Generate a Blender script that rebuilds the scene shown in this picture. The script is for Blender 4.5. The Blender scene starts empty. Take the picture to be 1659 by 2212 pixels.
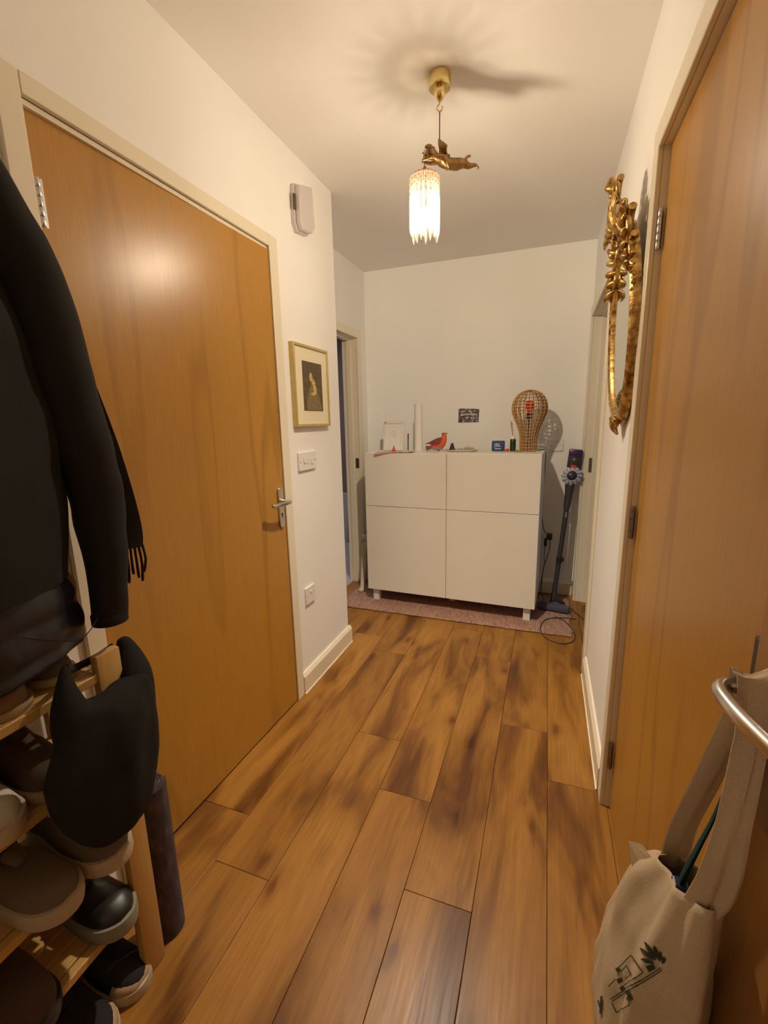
import bpy, bmesh, math, random
from mathutils import Vector, Matrix, noise
random.seed(7)
PI = math.pi
SC = bpy.context.scene
COL = SC.collection

# ------------------------------------------------------------------ camera
cam_d = bpy.data.cameras.new('camera'); cam = bpy.data.objects.new('camera', cam_d); COL.objects.link(cam)
cam_d.sensor_fit = 'HORIZONTAL'; cam_d.sensor_width = 36.0
cam_d.lens = 36.0 * 962.2 / 1659.0
cam_d.clip_start = 0.02; cam_d.clip_end = 60
R_ = Vector((0.94026, 0.33982, -0.02058)); U_ = Vector((-0.04891, 0.19466, 0.97965)); F_ = Vector((-0.33691, 0.92012, -0.19965))
m = Matrix((R_, U_, -F_)).transposed().to_4x4(); m.translation = Vector((1.223, -2.954, 1.339))
cam.matrix_world = m
SC.camera = cam

# ------------------------------------------------------------------ world, exposure
wd = bpy.data.worlds.new('world'); SC.world = wd; wd.use_nodes = True
bg = wd.node_tree.nodes['Background']; bg.inputs[0].default_value = (0.30, 0.36, 0.5, 1); bg.inputs[1].default_value = 0.01
SC.view_settings.view_transform = 'Standard'; SC.view_settings.look = 'None'
SC.view_settings.exposure = 0.52; SC.view_settings.gamma = 1.0
try: SC.view_settings.use_curve_mapping = False
except Exception: pass
BULB_POWER = 25.0
BULB_COL = (1.0, 0.88, 0.70)
# side room lamps: window daylight on the right, added fill on the left
def side_room_light(name, loc, rot, sx, sy, power, col):
    d = bpy.data.lights.new(name, 'AREA'); d.shape = 'RECTANGLE'; d.size = sx; d.size_y = sy; d.energy = power; d.color = col
    o = bpy.data.objects.new(name, d); COL.objects.link(o); o.location = loc; o.rotation_euler = rot
side_room_light('daylight_right_room', (4.2, 0.2, 1.4), (0, PI/2, 0), 1.2, 1.4, 3.0, (0.55, 0.68, 1.0))
side_room_light('fill_left_room', (-1.1, 0.9, 2.40), (0, 0, 0), 0.8, 0.8, 9.0, (0.85, 0.85, 1.0))  # added overhead fill, lifts the black interior beyond the doorway

# ------------------------------------------------------------------ materials
def nt(name):
    mt = bpy.data.materials.new(name); mt.use_nodes = True
    return mt, mt.node_tree, mt.node_tree.nodes['Principled BSDF']
def link(t, a, b): t.links.new(a, b)
def node(t, typ, **kw):
    n = t.nodes.new(typ)
    for k, v in kw.items(): setattr(n, k, v)
    return n
def ramp(t, fac, stops):
    r = node(t, 'ShaderNodeValToRGB'); e = r.color_ramp.elements
    while len(e) < len(stops): e.new(0.5)
    for i, (p, c) in enumerate(stops):
        e[i].position = p; e[i].color = (c[0], c[1], c[2], 1)
    if fac is not None: link(t, fac, r.inputs[0])
    return r.outputs[0]
def coords(t, scale=(1, 1, 1), rnd=0.0, loc=(0, 0, 0)):
    c = node(t, 'ShaderNodeTexCoord'); mp = node(t, 'ShaderNodeMapping')
    mp.inputs['Scale'].default_value = scale; mp.inputs['Location'].default_value = loc
    if rnd:
        oi = node(t, 'ShaderNodeObjectInfo'); mu = node(t, 'ShaderNodeMath', operation='MULTIPLY'); mu.inputs[1].default_value = rnd
        link(t, oi.outputs['Random'], mu.inputs[0])
        cb = node(t, 'ShaderNodeCombineXYZ'); link(t, mu.outputs[0], cb.inputs[0]); link(t, mu.outputs[0], cb.inputs[1]); link(t, mu.outputs[0], cb.inputs[2])
        ad = node(t, 'ShaderNodeVectorMath', operation='ADD'); link(t, c.outputs['Object'], ad.inputs[0]); link(t, cb.outputs[0], ad.inputs[1])
        link(t, ad.outputs[0], mp.inputs['Vector'])
    else: link(t, c.outputs['Object'], mp.inputs['Vector'])
    return mp.outputs[0]
def nz(t, vec, scale, detail=4, rough=0.5, dist=0.0):
    n = node(t, 'ShaderNodeTexNoise'); n.inputs['Scale'].default_value = scale; n.inputs['Detail'].default_value = detail
    n.inputs['Roughness'].default_value = rough; n.inputs['Distortion'].default_value = dist
    link(t, vec, n.inputs['Vector']); return n.outputs[0]
def bump(t, b, h, strength=0.1, dist=0.01):
    n = node(t, 'ShaderNodeBump'); n.inputs['Strength'].default_value = strength; n.inputs['Distance'].default_value = dist
    link(t, h, n.inputs['Height']); link(t, n.outputs[0], b.inputs['Normal'])
def mixc(t, fac, a, b, mode='MIX'):
    n = node(t, 'ShaderNodeMix', data_type='RGBA', blend_type=mode)
    if isinstance(fac, float): n.inputs[0].default_value = fac
    else: link(t, fac, n.inputs[0])
    for i, v in ((6, a), (7, b)):
        if isinstance(v, tuple): n.inputs[i].default_value = (*v, 1)
        else: link(t, v, n.inputs[i])
    return n.outputs[2]
def plain(name, c, rough=0.5, metal=0.0, var=0.06, nscale=30.0, bmp=0.0, spec=0.5, bscale=None, sheen=0.0):
    mt, t, b = nt(name); v = coords(t)
    f = nz(t, v, nscale, 3)
    lo = tuple(max(0, x * (1 - var)) for x in c); hi = tuple(min(1, x * (1 + var)) for x in c)
    link(t, ramp(t, f, [(0.3, lo), (0.7, hi)]), b.inputs['Base Color'])
    b.inputs['Roughness'].default_value = rough; b.inputs['Metallic'].default_value = metal
    b.inputs['Specular IOR Level'].default_value = spec
    if sheen: b.inputs['Sheen Weight'].default_value = sheen
    if bmp: bump(t, b, nz(t, v, bscale or nscale * 3, 4), bmp, 0.004)
    return mt
def emis(name, c, s):
    mt, t, b = nt(name); b.inputs['Base Color'].default_value = (*c, 1)
    b.inputs['Emission Color'].default_value = (*c, 1); b.inputs['Emission Strength'].default_value = s
    return mt

M = {}
M['wall'] = plain('wall_paint', (0.86, 0.84, 0.80), 0.75, var=0.012, nscale=3, bmp=0.05, bscale=220, spec=0.25)
M['ceil'] = plain('ceiling_paint', (0.84, 0.80, 0.75), 0.85, var=0.01, nscale=2, spec=0.2)
M['gloss'] = plain('cream_gloss_paint', (0.80, 0.72, 0.56), 0.32, var=0.01, nscale=5)
M['white_plastic'] = plain('white_plastic', (0.80, 0.77, 0.74), 0.35, var=0.01)
M['alarm_plastic'] = plain('aged_white_plastic', (0.62, 0.56, 0.54), 0.4, var=0.01)
M['laminate_white'] = plain('white_foil', (0.80, 0.76, 0.68), 0.42, var=0.008, nscale=4)
M['gap_dark'] = plain('dark_gap', (0.10, 0.075, 0.05), 0.8)
M['black'] = plain('black_plastic', (0.012, 0.011, 0.012), 0.4)
M['charcoal'] = plain('charcoal_plastic', (0.035, 0.033, 0.036), 0.4)
M['chrome'] = plain('satin_chrome', (0.62, 0.61, 0.60), 0.22, 1.0, var=0.02)
M['steel_dark'] = plain('tarnished_steel', (0.30, 0.25, 0.21), 0.35, 1.0, var=0.1)
M['brass'] = plain('polished_brass', (0.78, 0.62, 0.28), 0.16, 1.0, var=0.03)
M['bronze'] = plain('antique_bronze', (0.36, 0.22, 0.085), 0.36, 1.0, var=0.35, nscale=60, bmp=0.3)
M['rod'] = plain('dark_rod', (0.08, 0.05, 0.03), 0.4, 0.8)

def gilt():
    mt, t, b = nt('gilded_wood'); v = coords(t)
    f = nz(t, v, 45, 6)
    link(t, ramp(t, f, [(0.32, (0.16, 0.075, 0.02)), (0.5, (0.50, 0.29, 0.08)), (0.68, (0.74, 0.50, 0.17))]), b.inputs['Base Color'])
    b.inputs['Metallic'].default_value = 0.75; b.inputs['Roughness'].default_value = 0.32
    bump(t, b, nz(t, v, 120, 5), 0.5, 0.003); return mt
M['gilt'] = gilt()
def mirror_glass():
    mt, t, b = nt('mirror_glass'); b.inputs['Base Color'].default_value = (0.78, 0.80, 0.74, 1)
    b.inputs['Metallic'].default_value = 1.0; b.inputs['Roughness'].default_value = 0.03; return mt
M['mirror'] = mirror_glass()

def door_wood(name, base, dark, axis='z', rough=0.34):
    mt, t, b = nt(name)
    # grain runs along z, figure across y
    v1 = coords(t, (1, 2.2, 0.22)); v2 = coords(t, (1, 1, 0.035))
    n1 = nz(t, v1, 2.1, 2, 0.4)
    mu = node(t, 'ShaderNodeMath', operation='MULTIPLY'); mu.inputs[1].default_value = 26.0; link(t, n1, mu.inputs[0])
    si = node(t, 'ShaderNodeMath', operation='SINE'); link(t, mu.outputs[0], si.inputs[0])
    rings = ramp(t, si.outputs[0], [(0.0, (0, 0, 0)), (0.72, (0.0, 0.0, 0.0)), (1.0, (1, 1, 1))])
    fine = nz(t, v2, 260, 3, 0.6)
    big = nz(t, v1, 1.3, 2)
    c = ramp(t, fine, [(0.25, tuple(x * 0.86 for x in base)), (0.75, tuple(min(1, x * 1.08) for x in base))])
    rf = node(t, 'ShaderNodeMath', operation='MULTIPLY'); rf.inputs[1].default_value = 0.6; link(t, rings, rf.inputs[0])
    bm_ = node(t, 'ShaderNodeMath', operation='MULTIPLY'); link(t, rf.outputs[0], bm_.inputs[0]); link(t, big, bm_.inputs[1])
    c2 = mixc(t, bm_.outputs[0], c, dark)
    link(t, c2, b.inputs['Base Color']); b.inputs['Roughness'].default_value = rough
    bump(t, b, fine, 0.03, 0.002); return mt
M['door'] = door_wood('oak_veneer', (0.46, 0.225, 0.032), (0.22, 0.09, 0.008))
M['door_dark'] = door_wood('oak_veneer_entrance', (0.42, 0.20, 0.055), (0.20, 0.08, 0.02))
M['pine'] = door_wood('pine_rack', (0.54, 0.32, 0.10), (0.34, 0.16, 0.04), rough=0.5)

def plank_mat():
    mt, t, b = nt('oak_laminate')
    # grain along y
    vL = coords(t, (3.2, 0.75, 1), rnd=31.0); vF = coords(t, (1, 0.045, 1), rnd=17.0); vM = coords(t, (1, 0.16, 1), rnd=23.0)
    blot = nz(t, vL, 2.3, 3, 0.55, 0.6)
    fine = nz(t, vF, 150, 4, 0.6)
    med = nz(t, vM, 13, 4, 0.55, 0.9)
    base = ramp(t, blot, [(0.32, (0.125, 0.045, 0.008)), (0.43, (0.225, 0.094, 0.015)), (0.52, (0.318, 0.144, 0.025)), (0.66, (0.375, 0.176, 0.034)), (0.8, (0.255, 0.112, 0.019))])
    oi = node(t, 'ShaderNodeObjectInfo')
    var = ramp(t, oi.outputs['Random'], [(0, (0.90, 0.88, 0.84)), (0.5, (1.0, 0.98, 0.95)), (1, (1.06, 1.05, 1.06))])
    c = mixc(t, 1.0, base, var, 'MULTIPLY')
    fr = ramp(t, fine, [(0.3, (0.80, 0.77, 0.72)), (0.7, (1.06, 1.06, 1.06))])
    c = mixc(t, 1.0, c, fr, 'MULTIPLY')
    mr = ramp(t, med, [(0.22, (0.50, 0.42, 0.34)), (0.34, (0.88, 0.86, 0.84)), (0.5, (1, 1, 1)), (0.66, (1.0, 1.0, 1.0)), (0.78, (1.10, 1.10, 1.08))])
    c = mixc(t, 0.85, c, mr, 'MULTIPLY')
    # knots
    vo = node(t, 'ShaderNodeTexVoronoi', voronoi_dimensions='2D'); vo.inputs['Scale'].default_value = 1.5
    vK = coords(t, (2.4, 1.0, 0.0), rnd=11.0)
    wob = nz(t, vK, 6, 2); wv = node(t, 'ShaderNodeVectorMath', operation='MULTIPLY_ADD')
    link(t, wob, wv.inputs[0]); wv.inputs[1].default_value = (0.12, 0.12, 0); link(t, vK, wv.inputs[2])
    link(t, wv.outputs[0], vo.inputs['Vector'])
    k = ramp(t, vo.outputs['Distance'], [(0.0, (0.35, 0.26, 0.2)), (0.035, (0.50, 0.40, 0.32)), (0.06, (0.78, 0.7, 0.62)), (0.12, (1, 1, 1))])
    c = mixc(t, 0.9, c, k, 'MULTIPLY')
    link(t, c, b.inputs['Base Color'])
    b.inputs['Specular IOR Level'].default_value = 0.3; rr = ramp(t, fine, [(0.3, (0.42,) * 3), (0.7, (0.34,) * 3)]); link(t, rr, b.inputs['Roughness'])
    bump(t, b, fine, 0.06, 0.002)
    return mt
M['plank'] = plank_mat()
M['carpet'] = plain('grey_carpet', (0.42, 0.38, 0.36), 0.95, var=0.15, nscale=120, bmp=0.4)
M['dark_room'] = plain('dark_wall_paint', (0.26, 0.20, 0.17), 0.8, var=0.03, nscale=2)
M['room_paint'] = plain('cool_wall_paint', (0.55, 0.56, 0.60), 0.8, var=0.02, nscale=2)

def cloth(name, c, rough=0.9, weave=400, bmp=0.3, var=0.12, sheen=0.0):
    mt, t, b = nt(name); v = coords(t)
    f = nz(t, v, weave, 2); g = nz(t, v, 14, 3)
    a = ramp(t, g, [(0.3, tuple(x * (1 - var) for x in c)), (0.7, tuple(min(1, x * (1 + var)) for x in c))])
    link(t, mixc(t, 0.35, a, ramp(t, f, [(0.3, tuple(x * 0.7 for x in c)), (0.7, tuple(min(1, x * 1.2) for x in c))])), b.inputs['Base Color'])
    b.inputs['Roughness'].default_value = rough; b.inputs['Specular IOR Level'].default_value = 0.25
    if sheen: b.inputs['Sheen Weight'].default_value = sheen
    bump(t, b, f, bmp, 0.002); return mt
M['coat'] = cloth('black_wool', (0.014, 0.013, 0.011), sheen=0.0)
M['coat2'] = cloth('dark_wool', (0.017, 0.015, 0.012))
M['scarf'] = cloth('charcoal_scarf', (0.025, 0.022, 0.022))
M['maroon'] = cloth('maroon_fabric', (0.06, 0.018, 0.015))
M['nylon'] = plain('black_nylon', (0.012, 0.012, 0.017), 0.38, var=0.2, nscale=12, bmp=0.5, bscale=26)
M['bagblack'] = cloth('black_cotton', (0.013, 0.012, 0.010))
M['canvas'] = cloth('natural_canvas', (0.62, 0.49, 0.33), weave=600, bmp=0.2, var=0.05)
M['canvas_in'] = cloth('canvas_inside', (0.50, 0.42, 0.31), weave=600, bmp=0.2, var=0.05)
M['print'] = plain('green_print', (0.03, 0.045, 0.022), 0.8, var=0.2)
M['lanyard'] = cloth('teal_strap', (0.012, 0.05, 0.05))
M['navy'] = plain('navy_plastic', (0.015, 0.03, 0.10), 0.4)
M['suede'] = cloth('taupe_suede', (0.155, 0.115, 0.075), weave=300)  # darkened: shade of the coats over the rack is in the colour
M['suede_dark'] = cloth('brown_suede', (0.075, 0.045, 0.028), weave=300)
M['leather_brown'] = plain('tan_leather', (0.26, 0.15, 0.065), 0.42, var=0.15, nscale=25)
M['leather_black'] = plain('black_leather', (0.016, 0.014, 0.012), 0.4, var=0.15, nscale=25)
M['canvas_black'] = cloth('black_canvas', (0.02, 0.018, 0.02))
M['rubber_white'] = plain('white_rubber', (0.45, 0.365, 0.24), 0.55, var=0.05)  # white soles toned down to carry the shade below the coats
M['rubber_tan'] = plain('tan_rubber', (0.36, 0.24, 0.13), 0.6, var=0.08)
M['rubber_grey'] = plain('grey_rubber', (0.24, 0.23, 0.19), 0.6, var=0.08)
M['lining'] = plain('shoe_lining', (0.02, 0.018, 0.018), 0.95)
M['lace'] = cloth('white_lace', (0.55, 0.50, 0.40))
def yogamat():
    mt, t, b = nt('purple_foam'); v = coords(t, (1, 1, 0.35)); f = nz(t, v, 60, 4)
    link(t, ramp(t, f, [(0.35, (0.035, 0.024, 0.036)), (0.62, (0.075, 0.052, 0.06)), (0.8, (0.17, 0.12, 0.11))]), b.inputs['Base Color'])
    b.inputs['Roughness'].default_value = 0.85; return mt
M['yoga'] = yogamat()
def rug_mat():
    mt, t, b = nt('pink_rag_weave'); v = coords(t, (1, 0.2, 1)); f = nz(t, v, 90, 3); g = nz(t, coords(t), 260, 2)
    c = ramp(t, f, [(0.3, (0.20, 0.085, 0.055)), (0.5, (0.36, 0.18, 0.12)), (0.7, (0.50, 0.30, 0.21))])
    link(t, mixc(t, 0.4, c, ramp(t, g, [(0.35, (0.18, 0.08, 0.055)), (0.65, (0.48, 0.31, 0.22))])), b.inputs['Base Color'])
    b.inputs['Roughness'].default_value = 0.95; bump(t, b, g, 0.6, 0.004); return mt
M['rug'] = rug_mat()
M['ply'] = door_wood('birch_ply', (0.60, 0.36, 0.14), (0.36, 0.18, 0.06), rough=0.5)
M['ply_edge'] = plain('laser_cut_edge', (0.22, 0.105, 0.035), 0.6, var=0.2)
M['red_bulb'] = plain('red_glass', (0.75, 0.045, 0.02), 0.15)
M['paper'] = plain('white_paper', (0.82, 0.79, 0.74), 0.8, var=0.01)
M['cream_paper'] = plain('mount_board', (0.80, 0.72, 0.52), 0.8, var=0.01)
M['gold_frame'] = plain('gold_frame', (0.60, 0.46, 0.17), 0.38, 0.35, var=0.08)
M['pinkcloth'] = cloth('pink_paper', (0.62, 0.33, 0.28))
M['red'] = plain('red_paint', (0.62, 0.06, 0.035), 0.4)
M['orange_red'] = plain('orange_red', (0.72, 0.11, 0.035), 0.45)
M['brown_red'] = plain('brown_red', (0.22, 0.06, 0.04), 0.5, var=0.3, nscale=70)
M['lilac'] = plain('lilac_grey', (0.36, 0.28, 0.32), 0.5)
M['blue'] = plain('blue_mesh', (0.02, 0.055, 0.20), 0.6, var=0.15, nscale=300)
M['white_ink'] = plain('white_ink', (0.75, 0.75, 0.75), 0.6)
M['grey_ink'] = plain('grey_ink', (0.35, 0.29, 0.22), 0.8)
M['green_glass'] = plain('dark_green_glass', (0.025, 0.05, 0.015), 0.2)
M['pink_stick'] = plain('pink_reed', (0.52, 0.22, 0.18), 0.7)
M['ceramic'] = plain('glazed_ceramic', (0.62, 0.57, 0.47), 0.25)
M['silver'] = plain('silver_metal', (0.7, 0.68, 0.64), 0.25, 1.0)
M['wood_trinket'] = plain('wooden_trinket', (0.42, 0.27, 0.11), 0.5)
M['purple'] = plain('purple_plastic', (0.06, 0.022, 0.12), 0.25)
M['smoke'] = plain('smoky_plastic', (0.055, 0.045, 0.05), 0.25)
M['cyclone'] = plain('cyclone_grey', (0.62, 0.62, 0.68), 0.25, 0.4)
M['bluegrey'] = plain('blue_grey_plastic', (0.07, 0.07, 0.115), 0.35)
M['cream_cloth'] = cloth('cream_cloth', (0.62, 0.52, 0.38))
M['lace_cloth'] = cloth('white_lace_cloth', (0.75, 0.68, 0.55), bmp=0.6, var=0.2)

def beads():
    mt, t, b = nt('glass_beads'); t.nodes.remove(b)
    out = t.nodes['Material Output']
    tr = node(t, 'ShaderNodeBsdfTransparent'); tr.inputs[0].default_value = (1, 0.95, 0.88, 1)
    tl = node(t, 'ShaderNodeBsdfTranslucent'); tl.inputs[0].default_value = (0.95, 0.88, 0.76, 1)
    gl = node(t, 'ShaderNodeBsdfGlossy'); gl.inputs['Roughness'].default_value = 0.1
    a = node(t, 'ShaderNodeMixShader'); a.inputs[0].default_value = 0.42; link(t, tr.outputs[0], a.inputs[1]); link(t, tl.outputs[0], a.inputs[2])
    c = node(t, 'ShaderNodeMixShader'); c.inputs[0].default_value = 0.07; link(t, a.outputs[0], c.inputs[1]); link(t, gl.outputs[0], c.inputs[2])
    link(t, c.outputs[0], out.inputs[0]); return mt
M['beads'] = beads()
M['coral'] = plain('coral_band', (0.62, 0.24, 0.15), 0.4)
def lit_bulb():
    mt, t, b = nt('lit_bulb_glass'); t.nodes.remove(b)
    tr = node(t, 'ShaderNodeBsdfTransparent'); em = node(t, 'ShaderNodeEmission'); em.inputs[0].default_value = (*BULB_COL, 1); em.inputs[1].default_value = 90.0
    mx = node(t, 'ShaderNodeMixShader'); mx.inputs[0].default_value = 0.35; link(t, tr.outputs[0], mx.inputs[1]); link(t, em.outputs[0], mx.inputs[2])
    link(t, mx.outputs[0], t.nodes['Material Output'].inputs[0]); return mt
M['bulb'] = lit_bulb()

def etching():
    mt, t, b = nt('mezzotint_print'); v = coords(t); f = nz(t, v, 60, 5, 0.65)
    link(t, ramp(t, f, [(0.35, (0.085, 0.062, 0.028)), (0.6, (0.125, 0.095, 0.045)), (0.8, (0.19, 0.15, 0.075))]), b.inputs['Base Color'])
    b.inputs['Roughness'].default_value = 0.6; return mt
M['etching'] = etching()
M['etch_light'] = plain('print_highlight', (0.60, 0.42, 0.12), 0.6, var=0.35, nscale=90)
M['etch_mid'] = plain('print_midtone', (0.22, 0.16, 0.07), 0.6, var=0.3, nscale=90)
def card():
    mt, t, b = nt('block_print_card'); v = coords(t, (1, 1, 0.8)); f = nz(t, v, 42, 2, 0.5, 1.5)
    link(t, ramp(t, f, [(0.40, (0.055, 0.045, 0.05)), (0.52, (0.10, 0.085, 0.09)), (0.60, (0.36, 0.32, 0.31))]), b.inputs['Base Color'])
    b.inputs['Roughness'].default_value = 0.7; return mt
M['card'] = card()

# ------------------------------------------------------------------ geometry helpers
def nb(): return bmesh.new()
def box(bm, x0, x1, y0, y1, z0, z1, rot=None, bev=0.0):
    r = bmesh.ops.create_cube(bm, size=1.0); vs = r['verts']
    bmesh.ops.scale(bm, vec=(abs(x1 - x0), abs(y1 - y0), abs(z1 - z0)), verts=vs)
    if bev:
        es = list({e for v in vs for e in v.link_edges})
        rr = bmesh.ops.bevel(bm, geom=es, offset=bev, segments=2, affect='EDGES', profile=0.5); vs = list({v for f in rr['faces'] for v in f.verts} | {v for v in vs if v.is_valid})
    if rot is not None: bmesh.ops.rotate(bm, cent=(0, 0, 0), matrix=rot, verts=vs)
    bmesh.ops.translate(bm, vec=((x0 + x1) / 2, (y0 + y1) / 2, (z0 + z1) / 2), verts=vs)
    return vs
def frame_from(d):
    d = d.normalized(); a = Vector((0, 0, 1)) if abs(d.z) < 0.9 else Vector((1, 0, 0))
    u = d.cross(a).normalized(); v = u.cross(d).normalized(); return u, v
def tube(bm, pts, r, n=10, cap=True, closed=False, flat=1.0):
    pts = [Vector(p) for p in pts]; N = len(pts)
    rs = r if isinstance(r, (list, tuple)) else [r] * N
    rings = []; pu = None
    for i, p in enumerate(pts):
        if closed: d = pts[(i + 1) % N] - pts[i - 1]
        else: d = pts[min(i + 1, N - 1)] - pts[max(i - 1, 0)]
        if d.length < 1e-9: d = Vector((0, 0, 1))
        d.normalize()
        if pu is None: u, v = frame_from(d)
        else:
            u = (pu - d * pu.dot(d)).normalized(); v = u.cross(d).normalized()
        pu = u
        rings.append([bm.verts.new(p + (u * math.cos(a) * flat + v * math.sin(a)) * rs[i]) for a in [2 * PI * k / n for k in range(n)]])
    for i in range(N if closed else N - 1):
        A, B = rings[i], rings[(i + 1) % N]
        for k in range(n): bm.faces.new((A[k], A[(k + 1) % n], B[(k + 1) % n], B[k]))
    if cap and not closed:
        bm.faces.new(rings[0][::-1]); bm.faces.new(rings[-1])
    return rings
def smooth_path(pts, n=6):
    P = [Vector(p) for p in pts]; out = []
    for i in range(len(P) - 1):
        p0, p1, p2, p3 = P[max(i - 1, 0)], P[i], P[i + 1], P[min(i + 2, len(P) - 1)]
        for k in range(n):
            t = k / n
            out.append(0.5 * ((2 * p1) + (-p0 + p2) * t + (2 * p0 - 5 * p1 + 4 * p2 - p3) * t * t + (-p0 + 3 * p1 - 3 * p2 + p3) * t ** 3))
    out.append(P[-1]); return out
def lathe(bm, prof, c, n=24, axis=None, cap=True):
    """prof: (r, h) pairs along axis from c"""
    c = Vector(c); ax = Vector(axis).normalized() if axis else Vector((0, 0, 1))
    u, v = frame_from(ax) if axis else (Vector((1, 0, 0)), Vector((0, 1, 0)))
    rings = []
    for r, h in prof:
        rings.append([bm.verts.new(c + ax * h + (u * math.cos(a) + v * math.sin(a)) * max(r, 1e-5)) for a in [2 * PI * k / n for k in range(n)]])
    for A, B in zip(rings, rings[1:]):
        for k in range(n): bm.faces.new((A[k], A[(k + 1) % n], B[(k + 1) % n], B[k]))
    if cap: bm.faces.new(rings[0][::-1]); bm.faces.new(rings[-1])
def sph(bm, c, r, seg=16, scale=(1, 1, 1), rot=None):
    res = bmesh.ops.create_uvsphere(bm, u_segments=seg, v_segments=max(6, seg // 2), radius=r); vs = res['verts']
    bmesh.ops.scale(bm, vec=scale, verts=vs)
    if rot is not None: bmesh.ops.rotate(bm, cent=(0, 0, 0), matrix=rot, verts=vs)
    bmesh.ops.translate(bm, vec=c, verts=vs); return vs
def loft(bm, rings, cap=True):
    V = [[bm.verts.new(p) for p in r] for r in rings]; n = len(V[0])
    for A, B in zip(V, V[1:]):
        for k in range(n): bm.faces.new((A[k], A[(k + 1) % n], B[(k + 1) % n], B[k]))
    if cap:
        bm.faces.new(V[0][::-1]); bm.faces.new(V[-1])
    return V
def prism(bm, poly, o, u, v, w, t):
    """polygon (a,b) placed at o + a*u + b*v, extruded by t along w"""
    o, u, v, w = Vector(o), Vector(u), Vector(v), Vector(w)
    A = [bm.verts.new(o + u * a + v * b) for a, b in poly]; B = [bm.verts.new(o + u * a + v * b + w * t) for a, b in poly]
    n = len(poly)
    for k in range(n): bm.faces.new((A[k], A[(k + 1) % n], B[(k + 1) % n], B[k]))
    bm.faces.new(A[::-1]); bm.faces.new(B)
def ob(name, bm, mat, parent=None, smooth=False, bevel=0.0, label=None, kind=None):
    bmesh.ops.recalc_face_normals(bm, faces=bm.faces[:])
    me = bpy.data.meshes.new(name); bm.to_mesh(me); bm.free()
    mats = mat if isinstance(mat, (list, tuple)) else [mat]
    for x in mats: me.materials.append(x)
    if smooth:
        for p in me.polygons: p.use_smooth = True
        try: me.set_sharp_from_angle(angle=math.radians(smooth if smooth > 1 else 45))
        except Exception: pass
    o = bpy.data.objects.new(name, me); COL.objects.link(o)
    if parent is not None:
        o.parent = parent; o.matrix_parent_inverse = parent_world(parent).inverted()
    if bevel:
        b = o.modifiers.new('bevel', 'BEVEL'); b.width = bevel; b.segments = 2; b.limit_method = 'ANGLE'; b.angle_limit = math.radians(40)
        for p in me.polygons: p.use_smooth = True
        try: me.set_sharp_from_angle(angle=math.radians(40))
        except Exception: pass
    if label: o['label'] = label
    if kind: o['kind'] = kind
    return o
def parent_world(p):
    mw = Matrix.Translation(p.location) @ p.rotation_euler.to_matrix().to_4x4()
    if p.parent is not None: mw = parent_world(p.parent) @ p.matrix_parent_inverse @ mw
    return mw
def thing(name, label, cat, loc=(0, 0, 0), group=None):
    o = bpy.data.objects.new(name, None); COL.objects.link(o); o.location = loc; o.empty_display_size = 0.05
    o['label'] = label; o['category'] = cat
    if group: o['group'] = group
    return o
def tag(o, label, cat, group=None):
    o['label'] = label; o['category'] = cat
    if group: o['group'] = group
    return o
def struct(name, bm, mat, parent=None, label=None, cat=None, bevel=0.0):
    o = ob(name, bm, mat, parent, bevel=bevel)
    if parent is None:
        o['kind'] = 'structure'; o['label'] = label; o['category'] = cat or name.split('_')[0]
    return o
def dup(root, loc, rotz=None, label=None):
    r = root.copy(); COL.objects.link(r); r.location = loc
    if rotz is not None: r.rotation_euler = (0, 0, rotz)
    if label: r['label'] = label
    for ch in list(root.children):
        c = ch.copy(); COL.objects.link(c); c.parent = r
        for g in ch.children:
            d = g.copy(); COL.objects.link(d); d.parent = c
    return r
def text(name, body, size, loc, rot, mat, parent, extrude=0.0004):
    c = bpy.data.curves.new(name, 'FONT'); c.body = body; c.size = size; c.extrude = extrude; c.align_x = 'CENTER'; c.align_y = 'CENTER'; c.resolution_u = 3
    t_ = bpy.data.objects.new(name + '_outline', c); COL.objects.link(t_); bpy.context.view_layer.update()
    me = bpy.data.meshes.new_from_object(t_.evaluated_get(bpy.context.evaluated_depsgraph_get())); bpy.data.objects.remove(t_)
    me.materials.clear(); me.materials.append(mat); me.name = name
    o = bpy.data.objects.new(name, me); COL.objects.link(o); o.location = loc; o.rotation_euler = rot
    if parent is not None:
        o.parent = parent; o.matrix_parent_inverse = parent_world(parent).inverted()
    return o

# ------------------------------------------------------------------ room constants (metres)
XL, XR, H = 0.125, 1.472, 2.487
YC, XL2, YB, YN = -0.642, -0.197, 0.574, -3.45

# ------------------------------------------------------------------ floor with planks
b = nb(); box(b, -2.0, 5.0, YN - 0.2, 3.0, -0.10, -0.012)
floor = struct('floor', b, M['gap_dark'], label='warm oak laminate plank floor of the hallway', cat='floor')
rows = [(1.482, 1.59, -1.0), (1.286, 1.482, -1.394), (1.09, 1.286, -1.12), (0.894, 1.09, -1.952), (0.698, 0.894, -1.634),
        (0.502, 0.698, -1.371), (0.306, 0.502, -2.06), (0.110, 0.306, -1.887), (-0.086, 0.110, -1.3), (-0.282, -0.086, -1.75)]
for (x0, x1, yj) in rows:
    ys = sorted(yj + 1.38 * k for k in range(-3, 4))
    for ya, yb in zip(ys, ys[1:]):
        a, c = max(ya, YN), min(yb, YB)
        if x1 <= 0.111: a = max(a, YC - 0.001) if x1 < 0.11 or True else a
        if c - a < 0.02: continue
        b = nb(); box(b, -(x1 - x0) / 2 + 0.0006, (x1 - x0) / 2 - 0.0006, -(c - a) / 2 + 0.0006, (c - a) / 2 - 0.0006, -0.012, 0.0, bev=0.0012)
        o = ob('plank', b, M['plank'])
        o.location = ((x0 + x1) / 2, (a + c) / 2, 0); o.parent = floor
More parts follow.
